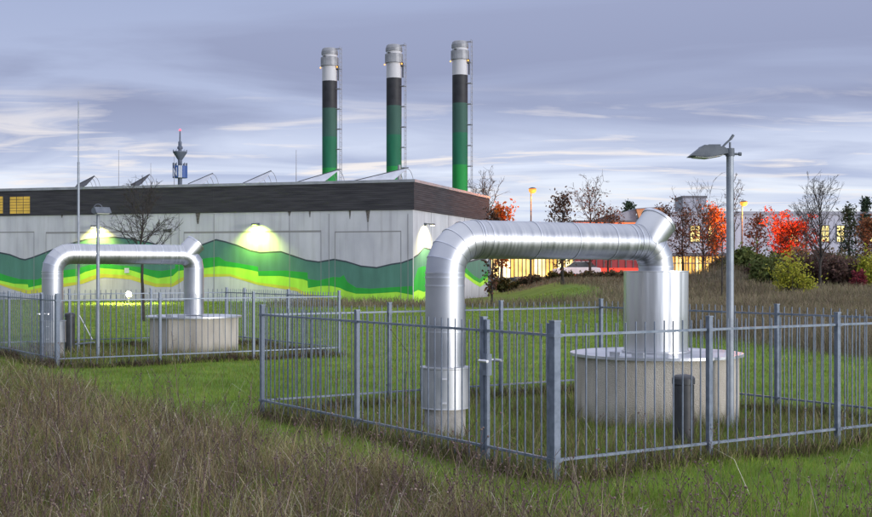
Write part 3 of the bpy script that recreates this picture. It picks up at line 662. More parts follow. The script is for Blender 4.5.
# ------------------------------------------------------------------ far telecom tower
x, y = atY(180, 620); k = 620 / F; t = thing('radio_tower', 'distant telecom tower with blue and white drum and red top light', 'radio tower', (x, y, 0))
zt = lambda py: EYE + (HZ - py) * k
M_tw = noisy('tower_steel', (.055, .068, .10), (.095, .11, .15), .2, .6); M_blue = mat('tower_blue', (.018, .06, .22), .5); M_tww = mat('tower_white', (.34, .37, .44), .5)
mb = MB(); mb.lathe([(1.1, -2), (1.1, zt(160)), (.9, zt(150)), (.9, zt(142)), (.45, zt(141)), (.3, zt(131))], 16); mb.build('shaft', M_tw, t)
mb = MB()
n = 12
for i in range(n):
    a0, a1 = 2 * math.pi * i / n + .0, 2 * math.pi * (i + 1) / n - .04
    q = [(3.8 * math.cos(a), 3.8 * math.sin(a), z) for z in (zt(178), zt(166)) for a in (a0, a1)]
    mb.add(q, [(0, 1, 3, 2)], 1 if i == 9 else 0)
mb.lathe([(0, zt(178)), (3.7, zt(178)), (3.7, zt(166)), (0, zt(166))], 24, 2); mb.build('drum', [M_blue, M_tww, M_tw], t)
lg = MB()
for q in ([(-2.6, 177), (-2.2, 177), (-2.2, 168), (-2.6, 168)], [(-1.1, 177), (-.7, 177), (-.7, 168), (-1.1, 168)], [(-2.6, 168), (-2.2, 168), (-.7, 177), (-1.1, 177)]): lg.prism([(u_, zt(v_)) for u_, v_ in q], -3.9, -3.72)
lg.build('emblem', M_tww, t)
mb = MB(); mb.lathe([(1.1, zt(160)), (3.6, zt(152.5)), (3.6, zt(151.6)), (.9, zt(151.5))], 20)
for i in range(10):
    a = i * .628; mb.tube((3.5 * math.cos(a), 3.5 * math.sin(a), zt(152)), (3.5 * math.cos(a), 3.5 * math.sin(a), zt(149.8)), .12, n=5); mb.tube((3.5 * math.cos(a), 3.5 * math.sin(a), zt(166)), (3.5 * math.cos(a), 3.5 * math.sin(a), zt(163)), .3, n=5)
mb.lathe([(1.4, zt(149)), (1.4, zt(147)), (.9, zt(146))], 12); mb.build('platform', M_tw, t)
MB().lathe([(0, -.6), (.7, 0), (0, .8)], 10, c=(0, 0, zt(130.2))).build('beacon', mat('red_beacon', (1, .05, .08), .4, emit=3, ecol=(1, .06, .10)), t)

# ------------------------------------------------------------------ street, far halls, lit glass fronts
GZ = 1.15
MB().bbox((7, 108, GZ - .3), (160, 115, GZ + .02)).build('road', noisy('asphalt', (.04, .04, .042), (.06, .06, .062), 3, .85)).update_tag()
bpy.data.objects['road']['kind'] = 'structure'
MB().bbox((7, 105.8, GZ - .3), (160, 107.98, GZ + .12)).build('pavement', noisy('paving', (.16, .155, .15), (.24, .235, .225), 3, .85))
bpy.data.objects['pavement']['kind'] = 'structure'
M_clad = noisy('pale_cladding', (.33, .34, .40), (.42, .43, .49), .6, .6, stretch=(6, 6, .1)); M_hallroof = noisy('hall_trim', (.22, .23, .27), (.30, .31, .35), 1, .6)
M_wlit = uneven_glow(mat('lit_window', (.7, .55, .2), .4, emit=1.35, ecol=(1, .80, .27)), 1.6); M_wframe = mat('window_frame', (.09, .09, .10), .6)
M_lighttint = noisy('orange_light_tint', (.55, .24, .11), (.66, .30, .14), 1, .7)  # orange light on the hall end is put into this base colour
def winpart(t, x0, x1, z0, z1, y, m, nx=1, nz=2, fr=.08, name='window'):
    f = MB()
    for a in np.linspace(x0, x1, nx + 1): f.bbox((a - fr / 2, y - .10, z0), (a + fr / 2, y - .012, z1))
    for b in np.linspace(z0, z1, nz + 1): f.bbox((x0 - fr / 2, y - .094, b - fr / 2), (x1 + fr / 2, y - .014, b + fr / 2))
    fo = f.build(name, M_wframe, t); MB().bbox((x0, y - .05, z0), (x1, y - .005, z1)).build('pane', m, fo)
Yh = 150.0; kh = Yh / F
hx = lambda px: (px - CX) * kh
hz = lambda py: EYE + (HZ - py) * kh
t = thing('industrial_hall', 'long pale grey industrial hall with a flat roof and lit windows', 'hall', (hx(760), Yh, GZ))
o0 = hx(760)
mb = MB(); mb.bbox((hx(652) - o0, 0, -.5), (hx(960) - o0, 30, hz(214.5) - GZ)); mb.build('wall', M_clad, t)
MB().bbox((hx(652) - o0 - .15, -.2, hz(214.5) - GZ + .0), (hx(960) - o0 + .1, 30.1, hz(211.5) - GZ)).build('roof', M_hallroof, t)
for a, b in ((690, 700), (708, 716), (789, 798), (821, 829), (836.5, 844.5), (864.5, 874), (886, 894)):
    winpart(t, hx(a) - o0, hx(b) - o0, hz(242) - GZ, hz(225.5) - GZ, 0, M_wlit, 2, 3, .12)
t = thing('plant_room', 'darker grey block rising behind the hall roof near the lit street lamp', 'building', (hx(748), 181, GZ)); k2 = 181 / F
MB().bbox((-1.75, 0, 3), (1.75, 6, EYE + (HZ - 198) * k2 - GZ)).build('wall', M_hallroof, t); MB().bbox((-1.85, -.1, EYE + (HZ - 198) * k2 - GZ), (1.85, 6.1, EYE + (HZ - 195.8) * k2 - GZ)).build('roof', M_wframe, t)
t = thing('orange_lit_hall', 'grey hall with orange light coloured into one end wall, above the pipe', 'hall', (hx(640), 140, GZ)); k2 = 140 / F; ox = (640 - CX) * k2; t.location.x = ox
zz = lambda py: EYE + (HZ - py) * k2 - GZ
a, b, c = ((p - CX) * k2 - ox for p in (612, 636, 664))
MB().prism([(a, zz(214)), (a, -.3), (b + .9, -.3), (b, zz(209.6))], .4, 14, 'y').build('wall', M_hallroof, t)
MB().prism([(b + .0, zz(209.2)), (b + 2.3, -.3), (c, -.3), (c, zz(207.6))], -.3, .38, 'y').build('end_wall', M_lighttint, t)
MB().prism([(b - .1, zz(209.2)), (c + .1, zz(207.6)), (c + .1, zz(206.6)), (b - .1, zz(208.4))], -.5, 14, 'y').build('roof', M_hallroof, t)
# glass pavilion glowing behind the pipe
def glassfront(name, label, Y, p0, p1, ytop, ybot, col, em, nx, blinds):
    k = Y / F; x0, x1 = (p0 - CX) * k, (p1 - CX) * k; z1 = EYE + (HZ - ytop) * k - GZ; z0 = EYE + (HZ - ybot) * k - GZ
    t = thing(name, label, 'building', ((x0 + x1) / 2, Y, GZ)); w = (x1 - x0) / 2
    MB().bbox((-w, .3, -.5), (w, 9, z1 + .25)).build('wall', M_hallroof, t)
    MB().bbox((-w - .2, -.3, z1 + .0), (w + .2, 9.2, z1 + .35)).build('roof', M_wframe, t)
    rng = random.Random(int(p0)); n = nx
    fr = MB()
    for i in range(n + 1): xx = -w + 2 * w * i / n; fr.bbox((xx - .05, -.06, z0), (xx + .05, .1, z1))
    for zz_ in (z0, z0 + (z1 - z0) * .62, z1): fr.bbox((-w, -.055, zz_ - .05), (w, .09, zz_ + .05))
    fo = fr.build('glazing_frame', M_wframe, t)
    MB().bbox((-w - .3, -1.6, z0 - .12), (w + .3, -.4, z0 - .02)).build('step', M_conc, t)
    for i in range(n):
        a = -w + 2 * w * i / n + .05; b = -w + 2 * w * (i + 1) / n - .05
        f = rng.choice([blinds[0], blinds[0] * 1.4, 1, 1, blinds[1], blinds[1] * 1.2]) * rng.uniform(.85, 1.15); m = mat('lit_pane', col, .4, emit=em * f, ecol=(col[0], min(1, col[1] * (.62 + .38 * f)), col[2] * min(2.2, f * f))); uneven_glow(m, .9, .35, 1.3)
        MB().bbox((a, .03, z0 + .05), (b, .08, z1 - .05)).build('pane', m, fo)
    return t
glassfront('glass_pavilion', 'brightly lit golden glass pavilion seen under the pipe', 125, 491, 573, 240, 278, (1, .66, .20), 1.75, 21, (.35, 1.5))
glassfront('glass_office', 'golden lit ground floor glazing behind the trees near the casing', 135, 672, 729, 256, 275, (1, .60, .12), 1.3, 17, (.22, 1.3))
t = glassfront('red_shop', 'dark low shop under the pipe end, red band standing in for light streaks', 124, 574.5, 648, 224, 278, (.22, .03, .035), .16, 10, (.3, 1.2))
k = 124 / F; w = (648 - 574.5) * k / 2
MB().bbox((-w, -.14, EYE + (HZ - 275.5) * k - GZ), (w, -.07, EYE + (HZ - 268) * k - GZ)).build('streak_band', mat('red_streak_glow', (.8, .06, .03), .5, emit=.42, ecol=(1, .07, .04)), t)  # added glowing band in place of red light streaks, no real sign
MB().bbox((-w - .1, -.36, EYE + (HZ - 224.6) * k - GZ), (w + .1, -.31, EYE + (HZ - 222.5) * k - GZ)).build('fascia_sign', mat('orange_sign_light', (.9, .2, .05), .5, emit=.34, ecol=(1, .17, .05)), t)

# white parked car under the pipe
def car(x, y, label):
    t = thing('parked_car', label, 'car', (x, y, GZ + .02)); body = noisy('car_white', (.6, .6, .62), (.7, .7, .72), 1, .3); gl = mat('car_glass', (.03, .035, .04), .1)
    MB().prism([(-2.1, .35), (-2.15, .75), (-1.5, .88), (-.95, .93), (1.6, .93), (2.1, .85), (2.15, .4), (1.8, .28), (-1.8, .28)], -.85, .85).build('body', body, t, .06)
    MB().prism([(-1.0, .92), (-.35, 1.42), (1.2, 1.45), (1.75, .92)], -.74, .74).build('cabin', gl, t, .05)
    MB().prism([(-.35, 1.40), (-.3, 1.46), (1.15, 1.49), (1.22, 1.42)], -.70, .70).build('roof', body, t, .02)
    for sx in (-1.3, 1.35):
        for sy in (-.8, .8):
            w = MB(); w.tube((sx, sy - .1, .31), (sx, sy + .1, .31), .31, n=20); wo = w.build('wheel', M_dark, t)
            r = MB(); r.tube((sx, sy - .105, .31), (sx, sy + .105, .31), .2, n=16); r.build('rim', M_white, wo)
    for sy in (-.6, .6): MB().box((-2.13, sy, .68), (.06, .3, .14)).build('headlight', M_lens, t); MB().box((2.12, sy, .72), (.06, .28, .14)).build('tail_light', mat('tail_red', (.5, .02, .02), .3, emit=.6, ecol=(1, .05, .03)), t)
car((576.5 - CX) / F * 111, 111, 'pale parked car by the lit glass pavilion')

# street lamps
def street_lamp(px, Y, ytop, label, energy, dx):
    x, y = atY(px, Y); z = EYE + (HZ - ytop) * Y / F - GZ; t = thing('street_lamp', label, 'street lamp', (x, y, GZ))
    MB().tube((0, 0, -.3), (0, 0, z), .075, .05, 12).build('pole', M_dark, t)
    MB().path([(0, 0, z - .05), (dx * .5, 0, z + .06), (dx, 0, z + .06)], .045).build('arm', M_dark, t)
    hd = MB(); hd.lathe([(0, .16), (.14, .14), (.30, .06), (.32, .03)], 16, c=(dx, 0, z + .06)); ho = hd.build('lamp_head', M_dark, t)
    g = MB(); g.lathe([(.29, .04), (.31, -.08), (.25, -.22), (.11, -.30), (0, -.31)], 16, c=(dx, 0, z + .04)); g.build('bulb', mat('sodium_glow', (.02, .01, .005), .8, emit=1.7, ecol=(1, .28, .04)), ho)
    lamp('street_lamp_light', 'POINT', (dx + .6, -.7, z - .6), energy, (1, .27, .04), t, .2)
street_lamp(531, 96, 190, 'lit orange street lamp rising above the middle of the pipe', 1900, .12)
street_lamp(742, 102, 203, 'lit orange street lamp close to the bright red tree', 4800, .15)

# ------------------------------------------------------------------ trees and shrubs
M_bark = noisy('bark', (.045, .038, .032), (.085, .072, .06), 8, .9, stretch=(1, 1, .3)); M_barkd = noisy('dark_bark', (.025, .022, .02), (.05, .043, .038), 8, .9)
LM = {
 'dark_rust': leafmat('rust_leaves', [(.05, .028, .02), (.085, .042, .026), (.11, .05, .028), (.05, .035, .022)]),
 'russet': leafmat('russet_leaves', [(.10, .045, .025), (.15, .065, .03), (.20, .09, .035), (.09, .045, .028)]),
 'red': leafmat('red_leaves', [(.30, .022, .016), (.42, .045, .025), (.36, .08, .03), (.16, .016, .012), (.24, .05, .02)], trans=.35),
 'orange': leafmat('orange_leaves', [(.30, .09, .02), (.40, .13, .02), (.34, .06, .02)], trans=.35),
 'olive': leafmat('olive_leaves', [(.045, .05, .016), (.07, .07, .02), (.09, .065, .02)]),
 'yellow': leafmat('yellow_green_leaves', [(.26, .29, .03), (.38, .36, .04), (.18, .23, .03), (.44, .38, .05)]),
 'pine': leafmat('conifer_needles', [(.016, .032, .018), (.026, .045, .024), (.035, .05, .026)], trans=.05),
 'brush': leafmat('brush_twigs', [(.11, .085, .055), (.15, .115, .075), (.09, .095, .04), (.12, .08, .06)]),
 'purple': leafmat('purple_brown_twigs', [(.095, .055, .05), (.13, .075, .06), (.08, .065, .045)]),
 'green': leafmat('green_shrub_leaves', [(.07, .10, .03), (.10, .13, .035), (.12, .125, .04)]),
 'pink': leafmat('crimson_leaves', [(.20, .03, .045), (.15, .025, .035)]),
}
def leafmesh(name, P, size, m, rng, parent):
    n = len(P); a = rng.normal(size=(n, 3)); a /= np.linalg.norm(a, axis=1)[:, None]
    b = np.cross(a, rng.normal(size=(n, 3))); b /= np.linalg.norm(b, axis=1)[:, None] + 1e-9
    s = (size * rng.uniform(.6, 1.4, n))[:, None]
    v = np.stack([P - a * s, P + b * s * .5, P + a * s, P - b * s * .5], 1).reshape(-1, 3)
    return npmesh(name, v, np.arange(n * 4).reshape(n, 4), m, parent)
def tree(name, label, x, y, h, cw, cb, tr, nleaf, ls, lm, seed, nb=20, up=(.45, .95), prof=None, group=None, bark=None, twigs=3, lspread=.25, cat='tree', lz=9):
    rng = np.random.default_rng(seed); z0 = H1(x, y) - .05
    t = thing(name, label, cat, (x, y, z0), rng.uniform(0, 6), group)
    prof = prof or (lambda f: (math.sin(math.pi * min(1, (f * .80 + .16))) ** .7))
    tk = MB(); n = 8; pts = [Vector((0, 0, 0))]; wob = .03 * h
    for i in range(1, n + 1): pts.append(Vector((rng.normal(0, wob * .25) * (i > 2), rng.normal(0, wob * .25) * (i > 2), h * .93 * i / n)))
    rad = [tr * (1 - i / n) ** .75 + .012 for i in range(n + 1)]
    for i in range(n): tk.tube(pts[i], pts[i + 1], rad[i] * (1.25 if i == 0 else 1), rad[i + 1], 7, caps=False)
    def at(f): q = f * n; i = min(int(q), n - 1); return pts[i].lerp(pts[i + 1], q - i), rad[i]
    br = MB(); tips = []; mr = .00013 * y
    for k in range(nb):
        f = (k + rng.uniform(0, .9)) / nb; zf = (cb + (h * .97 - cb) * f) / (h * .93); zf = min(zf, .985)
        p, r = at(zf); az = k * 2.4 + rng.normal(0, .4); el = rng.uniform(*up) + .35 * f * (up[1] > .3)
        Ln = max(.25, cw / 2 * prof(f) * rng.uniform(.75, 1.15)) / max(.45, math.cos(min(el, 1.1)))
        d = Vector((math.cos(az) * math.cos(el), math.sin(az) * math.cos(el), math.sin(el))); q = p; rr = min(r * .5, .02 + Ln * .012)
        m_ = 4
        for s in range(m_):
            d2 = (d + Vector(rng.normal(0, .13, 3)) + Vector((0, 0, .07))).normalized(); e = q + d2 * (Ln / m_)
            br.tube(q, e, rr * (1 - s / m_ * .8), rr * (1 - (s + 1) / m_ * .8), 5, caps=False)
            for w in range(twigs if s else 1):
                td = (d2 * .8 + Vector(rng.normal(0, .6, 3)) + Vector((0, 0, .15))).normalized(); tl = Ln * rng.uniform(.18, .42) * (1 - .12 * s)
                b0 = q.lerp(e, rng.uniform(0, 1)); b1 = b0 + td * tl; r2 = max(mr * 1.3, rr * .45)
                br.tube(b0, b1, r2, mr * .8, 3, caps=False); tips.append((b0, b1))
                for w2 in range(2):
                    td2 = (td + Vector(rng.normal(0, .5, 3))).normalized(); c0 = b0.lerp(b1, rng.uniform(.3, .9)); c1 = c0 + td2 * tl * .5
                    br.tube(c0, c1, max(mr, r2 * .6), mr * .6, 3, caps=False); tips.append((c0, c1))
            q = e; d = d2
    zm = max(v[2] for v in br.v); kz = min(1.0, h / zm); rs = sorted(math.hypot(v[0], v[1]) for v in br.v); kr = min(1.15, cw / 2 / max(.2, rs[int(len(rs) * .985)]))
    fit = lambda v: Vector((v[0] * kr, v[1] * kr, v[2] * kz))
    tk.v = [tuple(fit(v)) for v in tk.v]; br.v = [tuple(fit(v)) for v in br.v]; tips = [(fit(p_), fit(q_)) for p_, q_ in tips]
    tk.build('trunk', bark or M_bark, t); br.build('branches', bark or M_bark, t)
    if nleaf:
        idx = rng.integers(0, len(tips), nleaf); P = np.array([tips[i][0].lerp(tips[i][1], u) for i, u in zip(idx, rng.uniform(.2, 1.1, nleaf))])
        P += rng.normal(0, lspread, P.shape); P = P[(P[:, 2] > .2) & (P[:, 2] < h * lz * rng.uniform(.75, 1.1, len(P)))]
        leafmesh('crown', P, ls, lm, rng, t)
    return t
def tr_(px, Y, ytop, label, wpx, ybase_crown, **k):
    x, y = atY(px, Y); g = H1(x, y); h = EYE + (HZ - ytop) * Y / F - g; cb = max(.4, EYE + (HZ - ybase_crown) * Y / F - g)
    nm = k.pop('name', 'tree'); return tree(nm, label, x, y, h, wpx * Y / F, cb, k.pop('tr', h * .018), k.pop('n', 0), k.pop('ls', .16), k.pop('lm', None), k.pop('seed', 1), **k)
con = lambda f: max(.06, 1 - f) ** .85
tr_(143, 44, 172, 'bare young tree behind the distant pipe, in front of the mural', 80, 250, name='bare_tree', seed=11, nb=30, up=(.35, .85), bark=M_barkd, twigs=4, tr=.055, prof=lambda f: .25 + .75 * (1 - f) ** .6)
tr_(484, 100, 166, 'bare tree rising behind the end of the plant building', 44, 228, name='bare_tree', seed=12, nb=26, twigs=3)
tr_(501, 95, 203, 'orange leaved tree glowing by the plant building corner', 32, 262, n=2000, ls=.13, lm=LM['orange'], seed=13)
tr_(492, 62, 206, 'slim dark tree with few leaves standing next to the near pipe bend', 26, 296, name='young_tree', n=750, ls=.085, lm=LM['dark_rust'], seed=14, nb=22, tr=.055, bark=M_barkd, lspread=.1)
tr_(562.5, 82, 192, 'small dark rust leaved tree seen above the middle of the pipe', 30, 272, n=1300, ls=.10, lm=LM['dark_rust'], seed=15, bark=M_barkd)
tr_(590, 98, 169, 'tall half bare russet tree above the pipe', 48, 262, n=900, ls=.10, lm=LM['dark_rust'], seed=16, nb=34, tr=.12, lz=.8, bark=M_barkd)
tr_(608, 103, 205, 'low reddish tree beside the tall half bare one, above the pipe', 32, 258, n=800, ls=.11, lm=LM['russet'], seed=31, nb=22, bark=M_barkd)
tr_(628, 165, 199, 'small dark evergreen tip above the hall with the orange lit end wall', 12, 232, name='pine_tree', n=600, ls=.22, lm=LM['pine'], seed=17, up=(.0, .35))
tr_(683, 97, 204, 'dark rusty tree close behind the casing, in front of the lit glazing', 34, 258, n=700, ls=.11, lm=LM['dark_rust'], seed=18, nb=20, bark=M_barkd)
tr_(703, 99, 171, 'broad bare topped tree with dark bent limbs, near the floodlight post', 70, 252, n=650, ls=.12, lm=LM['dark_rust'], seed=19, nb=34, tr=.12, lz=.55, bark=M_barkd, prof=lambda f: .65 + .5 * math.sin(math.pi * f) if f < .95 else .35)
tr_(715, 104, 203, 'glowing orange leaved tree tucked behind the floodlight post', 36, 250, n=1900, ls=.125, lm=LM['orange'], seed=30, nb=20)
tr_(733, 96, 172, 'thin bare tree directly behind the floodlight post', 24, 240, name='bare_tree', seed=20, nb=20)
tr_(757, 109, 211, 'brown olive leaved tree past the orange street lamp', 26, 256, n=900, ls=.12, lm=LM['dark_rust'], seed=21, bark=M_barkd)
tr_(791, 104, 206, 'bright red leaved tree lit by the street lamp', 54, 252, n=4300, ls=.115, lm=LM['red'], seed=22, nb=34, up=(.1, .8), prof=lambda f: math.sin(math.pi * min(.97, f * .72 + .22)) ** .6, lspread=.2)
tr_(820, 72, 169, 'tall bare tree with slim trunk in the brown meadow', 50, 262, name='bare_tree', seed=23, nb=36, tr=.085, up=(.7, 1.1), bark=M_barkd, twigs=3)
tr_(806, 128, 196, 'bare tree behind the bright red tree', 36, 240, name='bare_tree', seed=24, nb=24)
tr_(850, 112, 203, 'dark ragged evergreen before the hall between lit windows', 24, 262, name='pine_tree', n=1300, ls=.14, lm=LM['pine'], seed=25, nb=34, up=(-.05, .3), prof=lambda f: (1 - f) ** .5 * .9 + .1)
tr_(866, 150, 194, 'small dark conifer tip rising over the hall roof edge', 13, 240, name='pine_tree', n=1500, ls=.18, lm=LM['pine'], seed=26, nb=30, up=(-.05, .25), prof=con)
tr_(868, 105, 214, 'reddish leaved tree at the photo edge before a lit window', 28, 258, n=1300, ls=.12, lm=LM['russet'], seed=27)
tr_(722, 60, 226, 'thin bare sapling beside the floodlight post, in the meadow', 14, 268, name='sapling', seed=28, nb=12, tr=.03, bark=M_barkd)
tr_(664, 118, 196, 'bare brown tree behind the inspection stub of the near pipe', 30, 250, name='bare_tree', n=400, ls=.13, lm=LM['dark_rust'], seed=29, nb=22)

def shrub(px, Y, wpx, ytop, lm, n, ls, label, seed, name='shrub', depth=1.0):
    x, y = atY(px, Y); g = H1(x, y); rng = np.random.default_rng(seed); k = Y / F; rx = wpx * k / 2; h = max(.7, EYE + (HZ - ytop) * k - g)
    t = thing(name, label, 'shrub', (x, y, g - .05), 0, None)
    st_ = MB(); tips = []
    for i in range(int(26 + rx * 10)):
        a = rng.uniform(0, 6.28); rr = rx * math.sqrt(rng.uniform(0, 1)); hh = h * rng.uniform(.35, 1.08) * max(.3, 1 - (rr / rx) ** 2 * .45)
        b0 = Vector((rr * math.cos(a) * .35, rr * math.sin(a) * .35 * depth, 0)); b1 = Vector((rr * math.cos(a), rr * math.sin(a) * depth, hh)); md = b0.lerp(b1, .5) + Vector((0, 0, hh * .1))
        st_.tube(b0, md, .03, .02, 4, caps=False); st_.tube(md, b1, .02, .006, 4, caps=False); tips += [(b0.lerp(md, .3), md), (md, b1), (md, b1)]
        for j in range(3):
            c0 = md.lerp(b1, rng.uniform(.1, .9)); c1 = c0 + Vector(rng.normal(0, .16 * h, 3)) + Vector((0, 0, .1 * h)); st_.tube(c0, c1, .009, .004, 3, caps=False); tips.append((c0, c1))
    st_.build('stems', M_barkd, t)
    idx = rng.integers(0, len(tips), n); P = np.array([tips[i][0].lerp(tips[i][1], u) for i, u in zip(idx, rng.uniform(0, 1.05, n))]) + rng.normal(0, .05 * h, (n, 3))
    P = P[P[:, 2] > .05]; leafmesh('foliage', P, ls, lm, rng, t)
S = shrub
M_none = None
S(793, 66, 38, 250, LM['yellow'], 2600, .075, 'yellow green shrub standing before the dark brush, next to the bare tree', 41)
S(870, 74, 26, 252, LM['yellow'], 2400, .10, 'yellow green shrub cut off by the photo edge', 42)
S(858, 73, 18, 270, LM['pink'], 900, .09, 'small crimson shrub below the dark brush', 43)
S(745, 81, 44, 247, LM['green'], 4200, .12, 'dull green bush behind the floodlight post', 44)
S(772, 83, 40, 249, LM['olive'], 3800, .12, 'olive bush under the orange street lamp', 45)
S(768, 75, 36, 256, LM['green'], 3400, .11, 'green bush at the side of the yellow shrub facing the floodlight post', 46)
S(812, 77, 40, 250, LM['purple'], 4200, .11, 'purple brown bush behind the yellow shrub', 47)
S(840, 75, 44, 253, LM['purple'], 4200, .11, 'dark purple bush past the slim bare trunk', 48)
S(866, 79, 40, 248, LM['brush'], 3800, .11, 'brown brush at the photo edge behind the crimson shrub', 49)
S(826, 84, 46, 246, LM['brush'], 3800, .12, 'brown brush below the two lit hall windows', 50)
S(800, 98, 40, 247, LM['brush'], 2800, .12, 'low brush at the foot of the bright red tree', 51)
S(752, 78, 18, 272, LM['purple'], 1300, .09, 'small reddish brush on the mound slope', 53)
S(724, 95, 30, 254, LM['brush'], 2600, .11, 'brush on top of the grassy mound', 54)
for i, (px, w, lm, lb) in enumerate(((506, 30, 'olive', 'low clipped dark hedge bush below the golden pavilion, nearest the plant building'), (533, 34, 'brush', 'low brown hedge bush below the golden pavilion middle'), (561, 32, 'olive', 'low hedge bush under the small rust tree'), (590, 34, 'brush', 'low brown hedge bush below the dark red shop'), (618, 34, 'brush', 'low brown hedge bush next to the casing'))):
    S(px, 93, w, 277.5, LM[lm], 2600, .10, lb, 60 + i, 'hedge_bush', .6)

# ------------------------------------------------------------------ grass and weeds
G_lawn = leafmat('lawn_blades', [(.115, .22, .022), (.18, .32, .034), (.24, .37, .05), (.32, .34, .10), (.145, .27, .03), (.28, .24, .12)], .6, .42, 1.1)
G_dry = leafmat('dry_blades', [(.25, .195, .11), (.42, .35, .21), (.17, .11, .07), (.16, .20, .05), (.58, .52, .37), (.12, .17, .04), (.20, .13, .085), (.22, .18, .09), (.10, .13, .035)], .8, .25, .9)
G_tuft = leafmat('tuft_blades', [(.14, .23, .04), (.22, .17, .10), (.12, .19, .035), (.10, .065, .055), (.40, .34, .22), (.18, .28, .045), (.17, .11, .08)], .8, .25, 1.6)
G_fringe = leafmat('withered_fringe', [(.05, .032, .03), (.085, .055, .045), (.06, .06, .025), (.16, .12, .09), (.045, .03, .028)], .8, .1)
G_straw = leafmat('pale_straw', [(.50, .45, .36), (.36, .31, .22), (.60, .56, .48), (.28, .22, .16)], .8, .15)
G_weed = leafmat('dead_weeds', [(.05, .034, .032), (.09, .06, .055), (.16, .11, .095), (.07, .045, .05), (.28, .23, .18)], .8, .0)
G_far = leafmat('meadow_blades', [(.15, .125, .085), (.21, .18, .125), (.11, .12, .055), (.28, .25, .18), (.11, .08, .065)], .8, .2, .22)
rng = np.random.default_rng(5)
def put(x, y): return np.stack([x, y, hgt(x, y)], 1)
# mown lawn
x, y = scatter(330000, 7.5, 75, rng); d = np.maximum(dry_mask(x, y) * (y < 24) * .9, far_mask(x, y)); keep = (rng.uniform(0, 1, len(x)) > d) & ~blocked(x, y); x, y = x[keep], y[keep]
n = len(x); tuft = .5 + .5 * np.sin(x * 2.3 + y) * np.sin(y * 1.7 - x * .8)
setp(blades('lawn_grass', put(x, y), rng.uniform(.04, .10, n) * (.8 + .5 * tuft), .005 * np.maximum(1, y / 13), rng.uniform(.2, 1.0, n), G_lawn, rng), 'short green mown lawn around both enclosures', 'grass', kind='stuff')
# tall dry weeds in the foreground
x, y = scatter(280000, 6.2, 25, rng); d = dry_mask(x, y); cl = .5 + .5 * np.sin(x * 3.7 + 1.3 * y) * np.sin(y * 2.9 - x * 1.7)
keep = (rng.uniform(0, 1, len(x)) < d * (.35 + .65 * cl)) & ~blocked(x, y); x, y, cl = x[keep], y[keep], cl[keep]; n = len(x)
hh = rng.uniform(.11, .40, n) * (.65 + .6 * cl) * (1 + .8 * (rng.uniform(0, 1, n) > .93))
setp(blades('dry_grass', put(x, y), hh, (.0028 + .0026 * rng.uniform(0, 1, n) ** 2) * np.maximum(1, y / 12), rng.uniform(.1, 1.2, n), G_dry, rng), 'tall dry brown grass across the foreground', 'dry grass', kind='stuff')
x, y = scatter(70000, 6.2, 24, rng); d = dry_mask(x, y); cl = np.sin(x * 1.3 + .7 * y + 1) * np.sin(y * 1.1 - x * .9) + .5 * np.sin(x * 3.3) * np.sin(y * 2.7)
keep = (rng.uniform(0, 1, len(x)) < d * np.clip(.22 + cl * .9 + sm(12.5, 8.5, y) * .5, 0, 1)) & ~blocked(x, y); x, y = x[keep], y[keep]; n = len(x)
setp(blades('green_tussocks', put(x, y), rng.uniform(.10, .30, n), .007 * np.maximum(1, y / 12), rng.uniform(.2, 1.1, n), G_lawn, rng), 'fresh green tussocks growing between the dry grass', 'grass', kind='stuff')
x, y = scatter(3400, 6.2, 22, rng); d = dry_mask(x, y); keep = (rng.uniform(0, 1, len(x)) < d * .9 + .03) & ~blocked(x, y); x, y = x[keep], y[keep]; n = len(x)
setp(blades('pale_straw', put(x, y), rng.uniform(.25, .62, n), rng.uniform(.0022, .0045, n) * np.maximum(1, y / 11), rng.uniform(.2, 1.6, n), G_straw, rng, .45), 'long pale bent straws standing out of the dry grass', 'straw', kind='stuff')
# unmown tufts in and along the compounds
x, y = scatter(260000, 9.5, 34, rng); d = rough_mask(x, y); keep = (rng.uniform(0, 1, len(x)) < d ** 1.3) & ~blocked(x, y); x, y = x[keep], y[keep]; n = len(x)
setp(blades('fence_tufts', put(x, y), rng.uniform(.08, .30, n), .0055 * np.maximum(1, y / 13), rng.uniform(.1, .9, n), G_tuft, rng), 'rough unmown brown grass inside and along the fences', 'grass', kind='stuff')
ex, ey = [], []
for A, a, b_ in COMP:
    for (p, q) in (((0, 0), (a, 0)), ((0, 0), (0, b_)), ((a, 0), (a, b_)), ((0, b_), (a, b_))):
        f = rng.uniform(0, 1, 3600); so_ = rng.normal(0, .075, 3600); to_ = rng.normal(0, .075, 3600)
        S_ = p[0] + (q[0] - p[0]) * f + so_; T_ = p[1] + (q[1] - p[1]) * f + to_; ex.append(A[0] + U[0] * S_ + V[0] * T_); ey.append(A[1] + U[1] * S_ + V[1] * T_)
x = np.concatenate(ex); y = np.concatenate(ey); n = len(x)
setp(blades('fence_fringe', put(x, y), rng.uniform(.05, .24, n) * (.5 + .5 * np.sin(x * 4.1) * np.sin(y * 3.3 + x) ** 2 + .3), .006 * np.maximum(1, y / 13), rng.uniform(.2, 1.1, n), G_fringe, rng), 'dark withered fringe of weeds under the fence rails', 'weeds', kind='stuff')
# far meadow
x, y = scatter(260000, 21, 104, rng, .38, 2); d = far_mask(x, y); keep = (rng.uniform(0, 1, len(x)) < d) & ~blocked(x, y); x, y = x[keep], y[keep]; n = len(x)
setp(blades('meadow_grass', put(x, y), rng.uniform(.22, .62, n) * (1 - .45 * sm(84, 90, y)), .0085 * np.maximum(1, y / 22), rng.uniform(.1, .8, n), G_far, rng), 'brown unmown meadow grass stretching to the shrubs', 'meadow', kind='stuff')
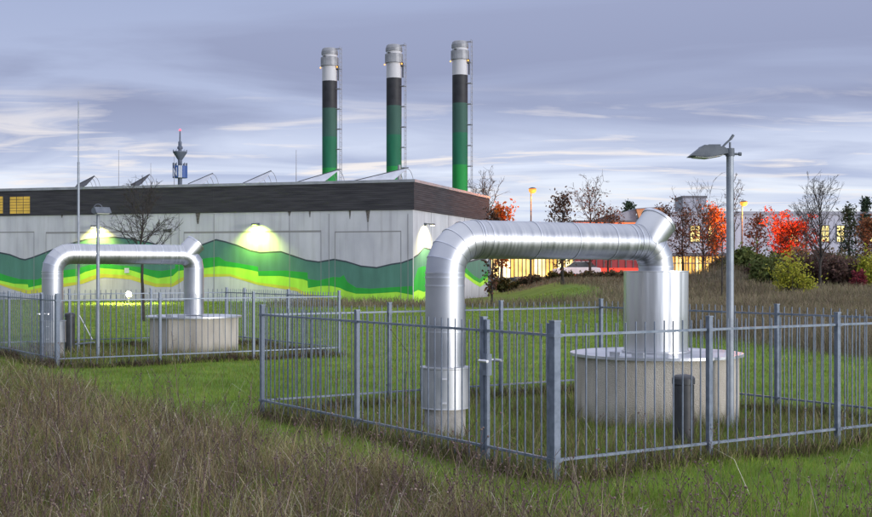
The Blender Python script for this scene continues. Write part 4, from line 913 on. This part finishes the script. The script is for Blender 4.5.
# dead weed stalks with seed heads
def weeds():
    rng = np.random.default_rng(9); mb = MB()
    def one(x, y, h):
        z = H1(x, y); p = Vector((x, y, z)); d = Vector((rng.normal(0, .14), rng.normal(0, .14), 1)).normalized(); q = p; r = .0030 if h < .7 else .0058
        heads = []
        m_ = 5
        for s in range(m_):
            e = q + d * (h / m_); mb.tube(q, e, r * (1 - s * .12), r * (1 - (s + 1) * .12), 4, caps=False); d = (d + Vector((rng.normal(0, .09), rng.normal(0, .09), 0))).normalized()
            if s >= 1:
                for b in range(rng.integers(1, 3)):
                    a = rng.uniform(0, 6.28); bd = Vector((math.cos(a) * .6, math.sin(a) * .6, .8)).normalized(); c0 = q.lerp(e, rng.uniform(0, 1)); c1 = c0 + bd * h * rng.uniform(.08, .22)
                    mb.tube(c0, c1, .0022, .0014, 3, caps=False); heads.append(c1)
            q = e
        heads.append(q)
        for c in heads:
            if rng.uniform() < .5: rr = rng.uniform(.004, .009); mb.lathe([(0, -rr), (rr * .9, -rr * .3), (rr, rr * .5), (0, rr * 1.3)], 5, c=c, smooth=False)
    k = 0
    while k < 820:
        y = 6.4 * (20 / 6.4) ** rng.uniform(); x = rng.uniform(-.38, .38) * y - rng.uniform(0, .6)
        d = float(dry_mask(np.array([x]), np.array([y]))[0])
        px = CX + F * x / y
        if rng.uniform() < d * .9: one(x, y, rng.uniform(.25, .72)); k += 1
    for i in range(260):                           # low stalks before the lawn at the bottom of the view
        y = rng.uniform(7.0, 10.2); x = rng.uniform(-.02, .37) * y; one(x, y, rng.uniform(.16, .40))
    for i in range(130):                           # along the fences
        A, a, b = COMP[i % 2]; e = i % 4; f = rng.uniform(0, 1)
        s, t_ = [(f * a, rng.normal(0, .12)), (rng.normal(0, .12), f * b), (f * a, b), (f * a, f * b * .5)][e]
        p = A + U * s + V * t_
        if not blocked(np.array([p[0]]), np.array([p[1]]))[0]: one(p[0], p[1], rng.uniform(.2, .6))
    for px, py, h in ((58, 450, 1.0), (190, 458, 1.15), (405, 500, 1.25), (85, 440, .8), (340, 470, .9), (253, 455, .75), (486, 520, .75)):
        x, y = ground(px, py); one(x, y, h)
    return mb.build('dead_weeds', G_weed)
setp(weeds(), 'dark dead weed stalks with seed heads across the foreground', 'weeds', kind='stuff')
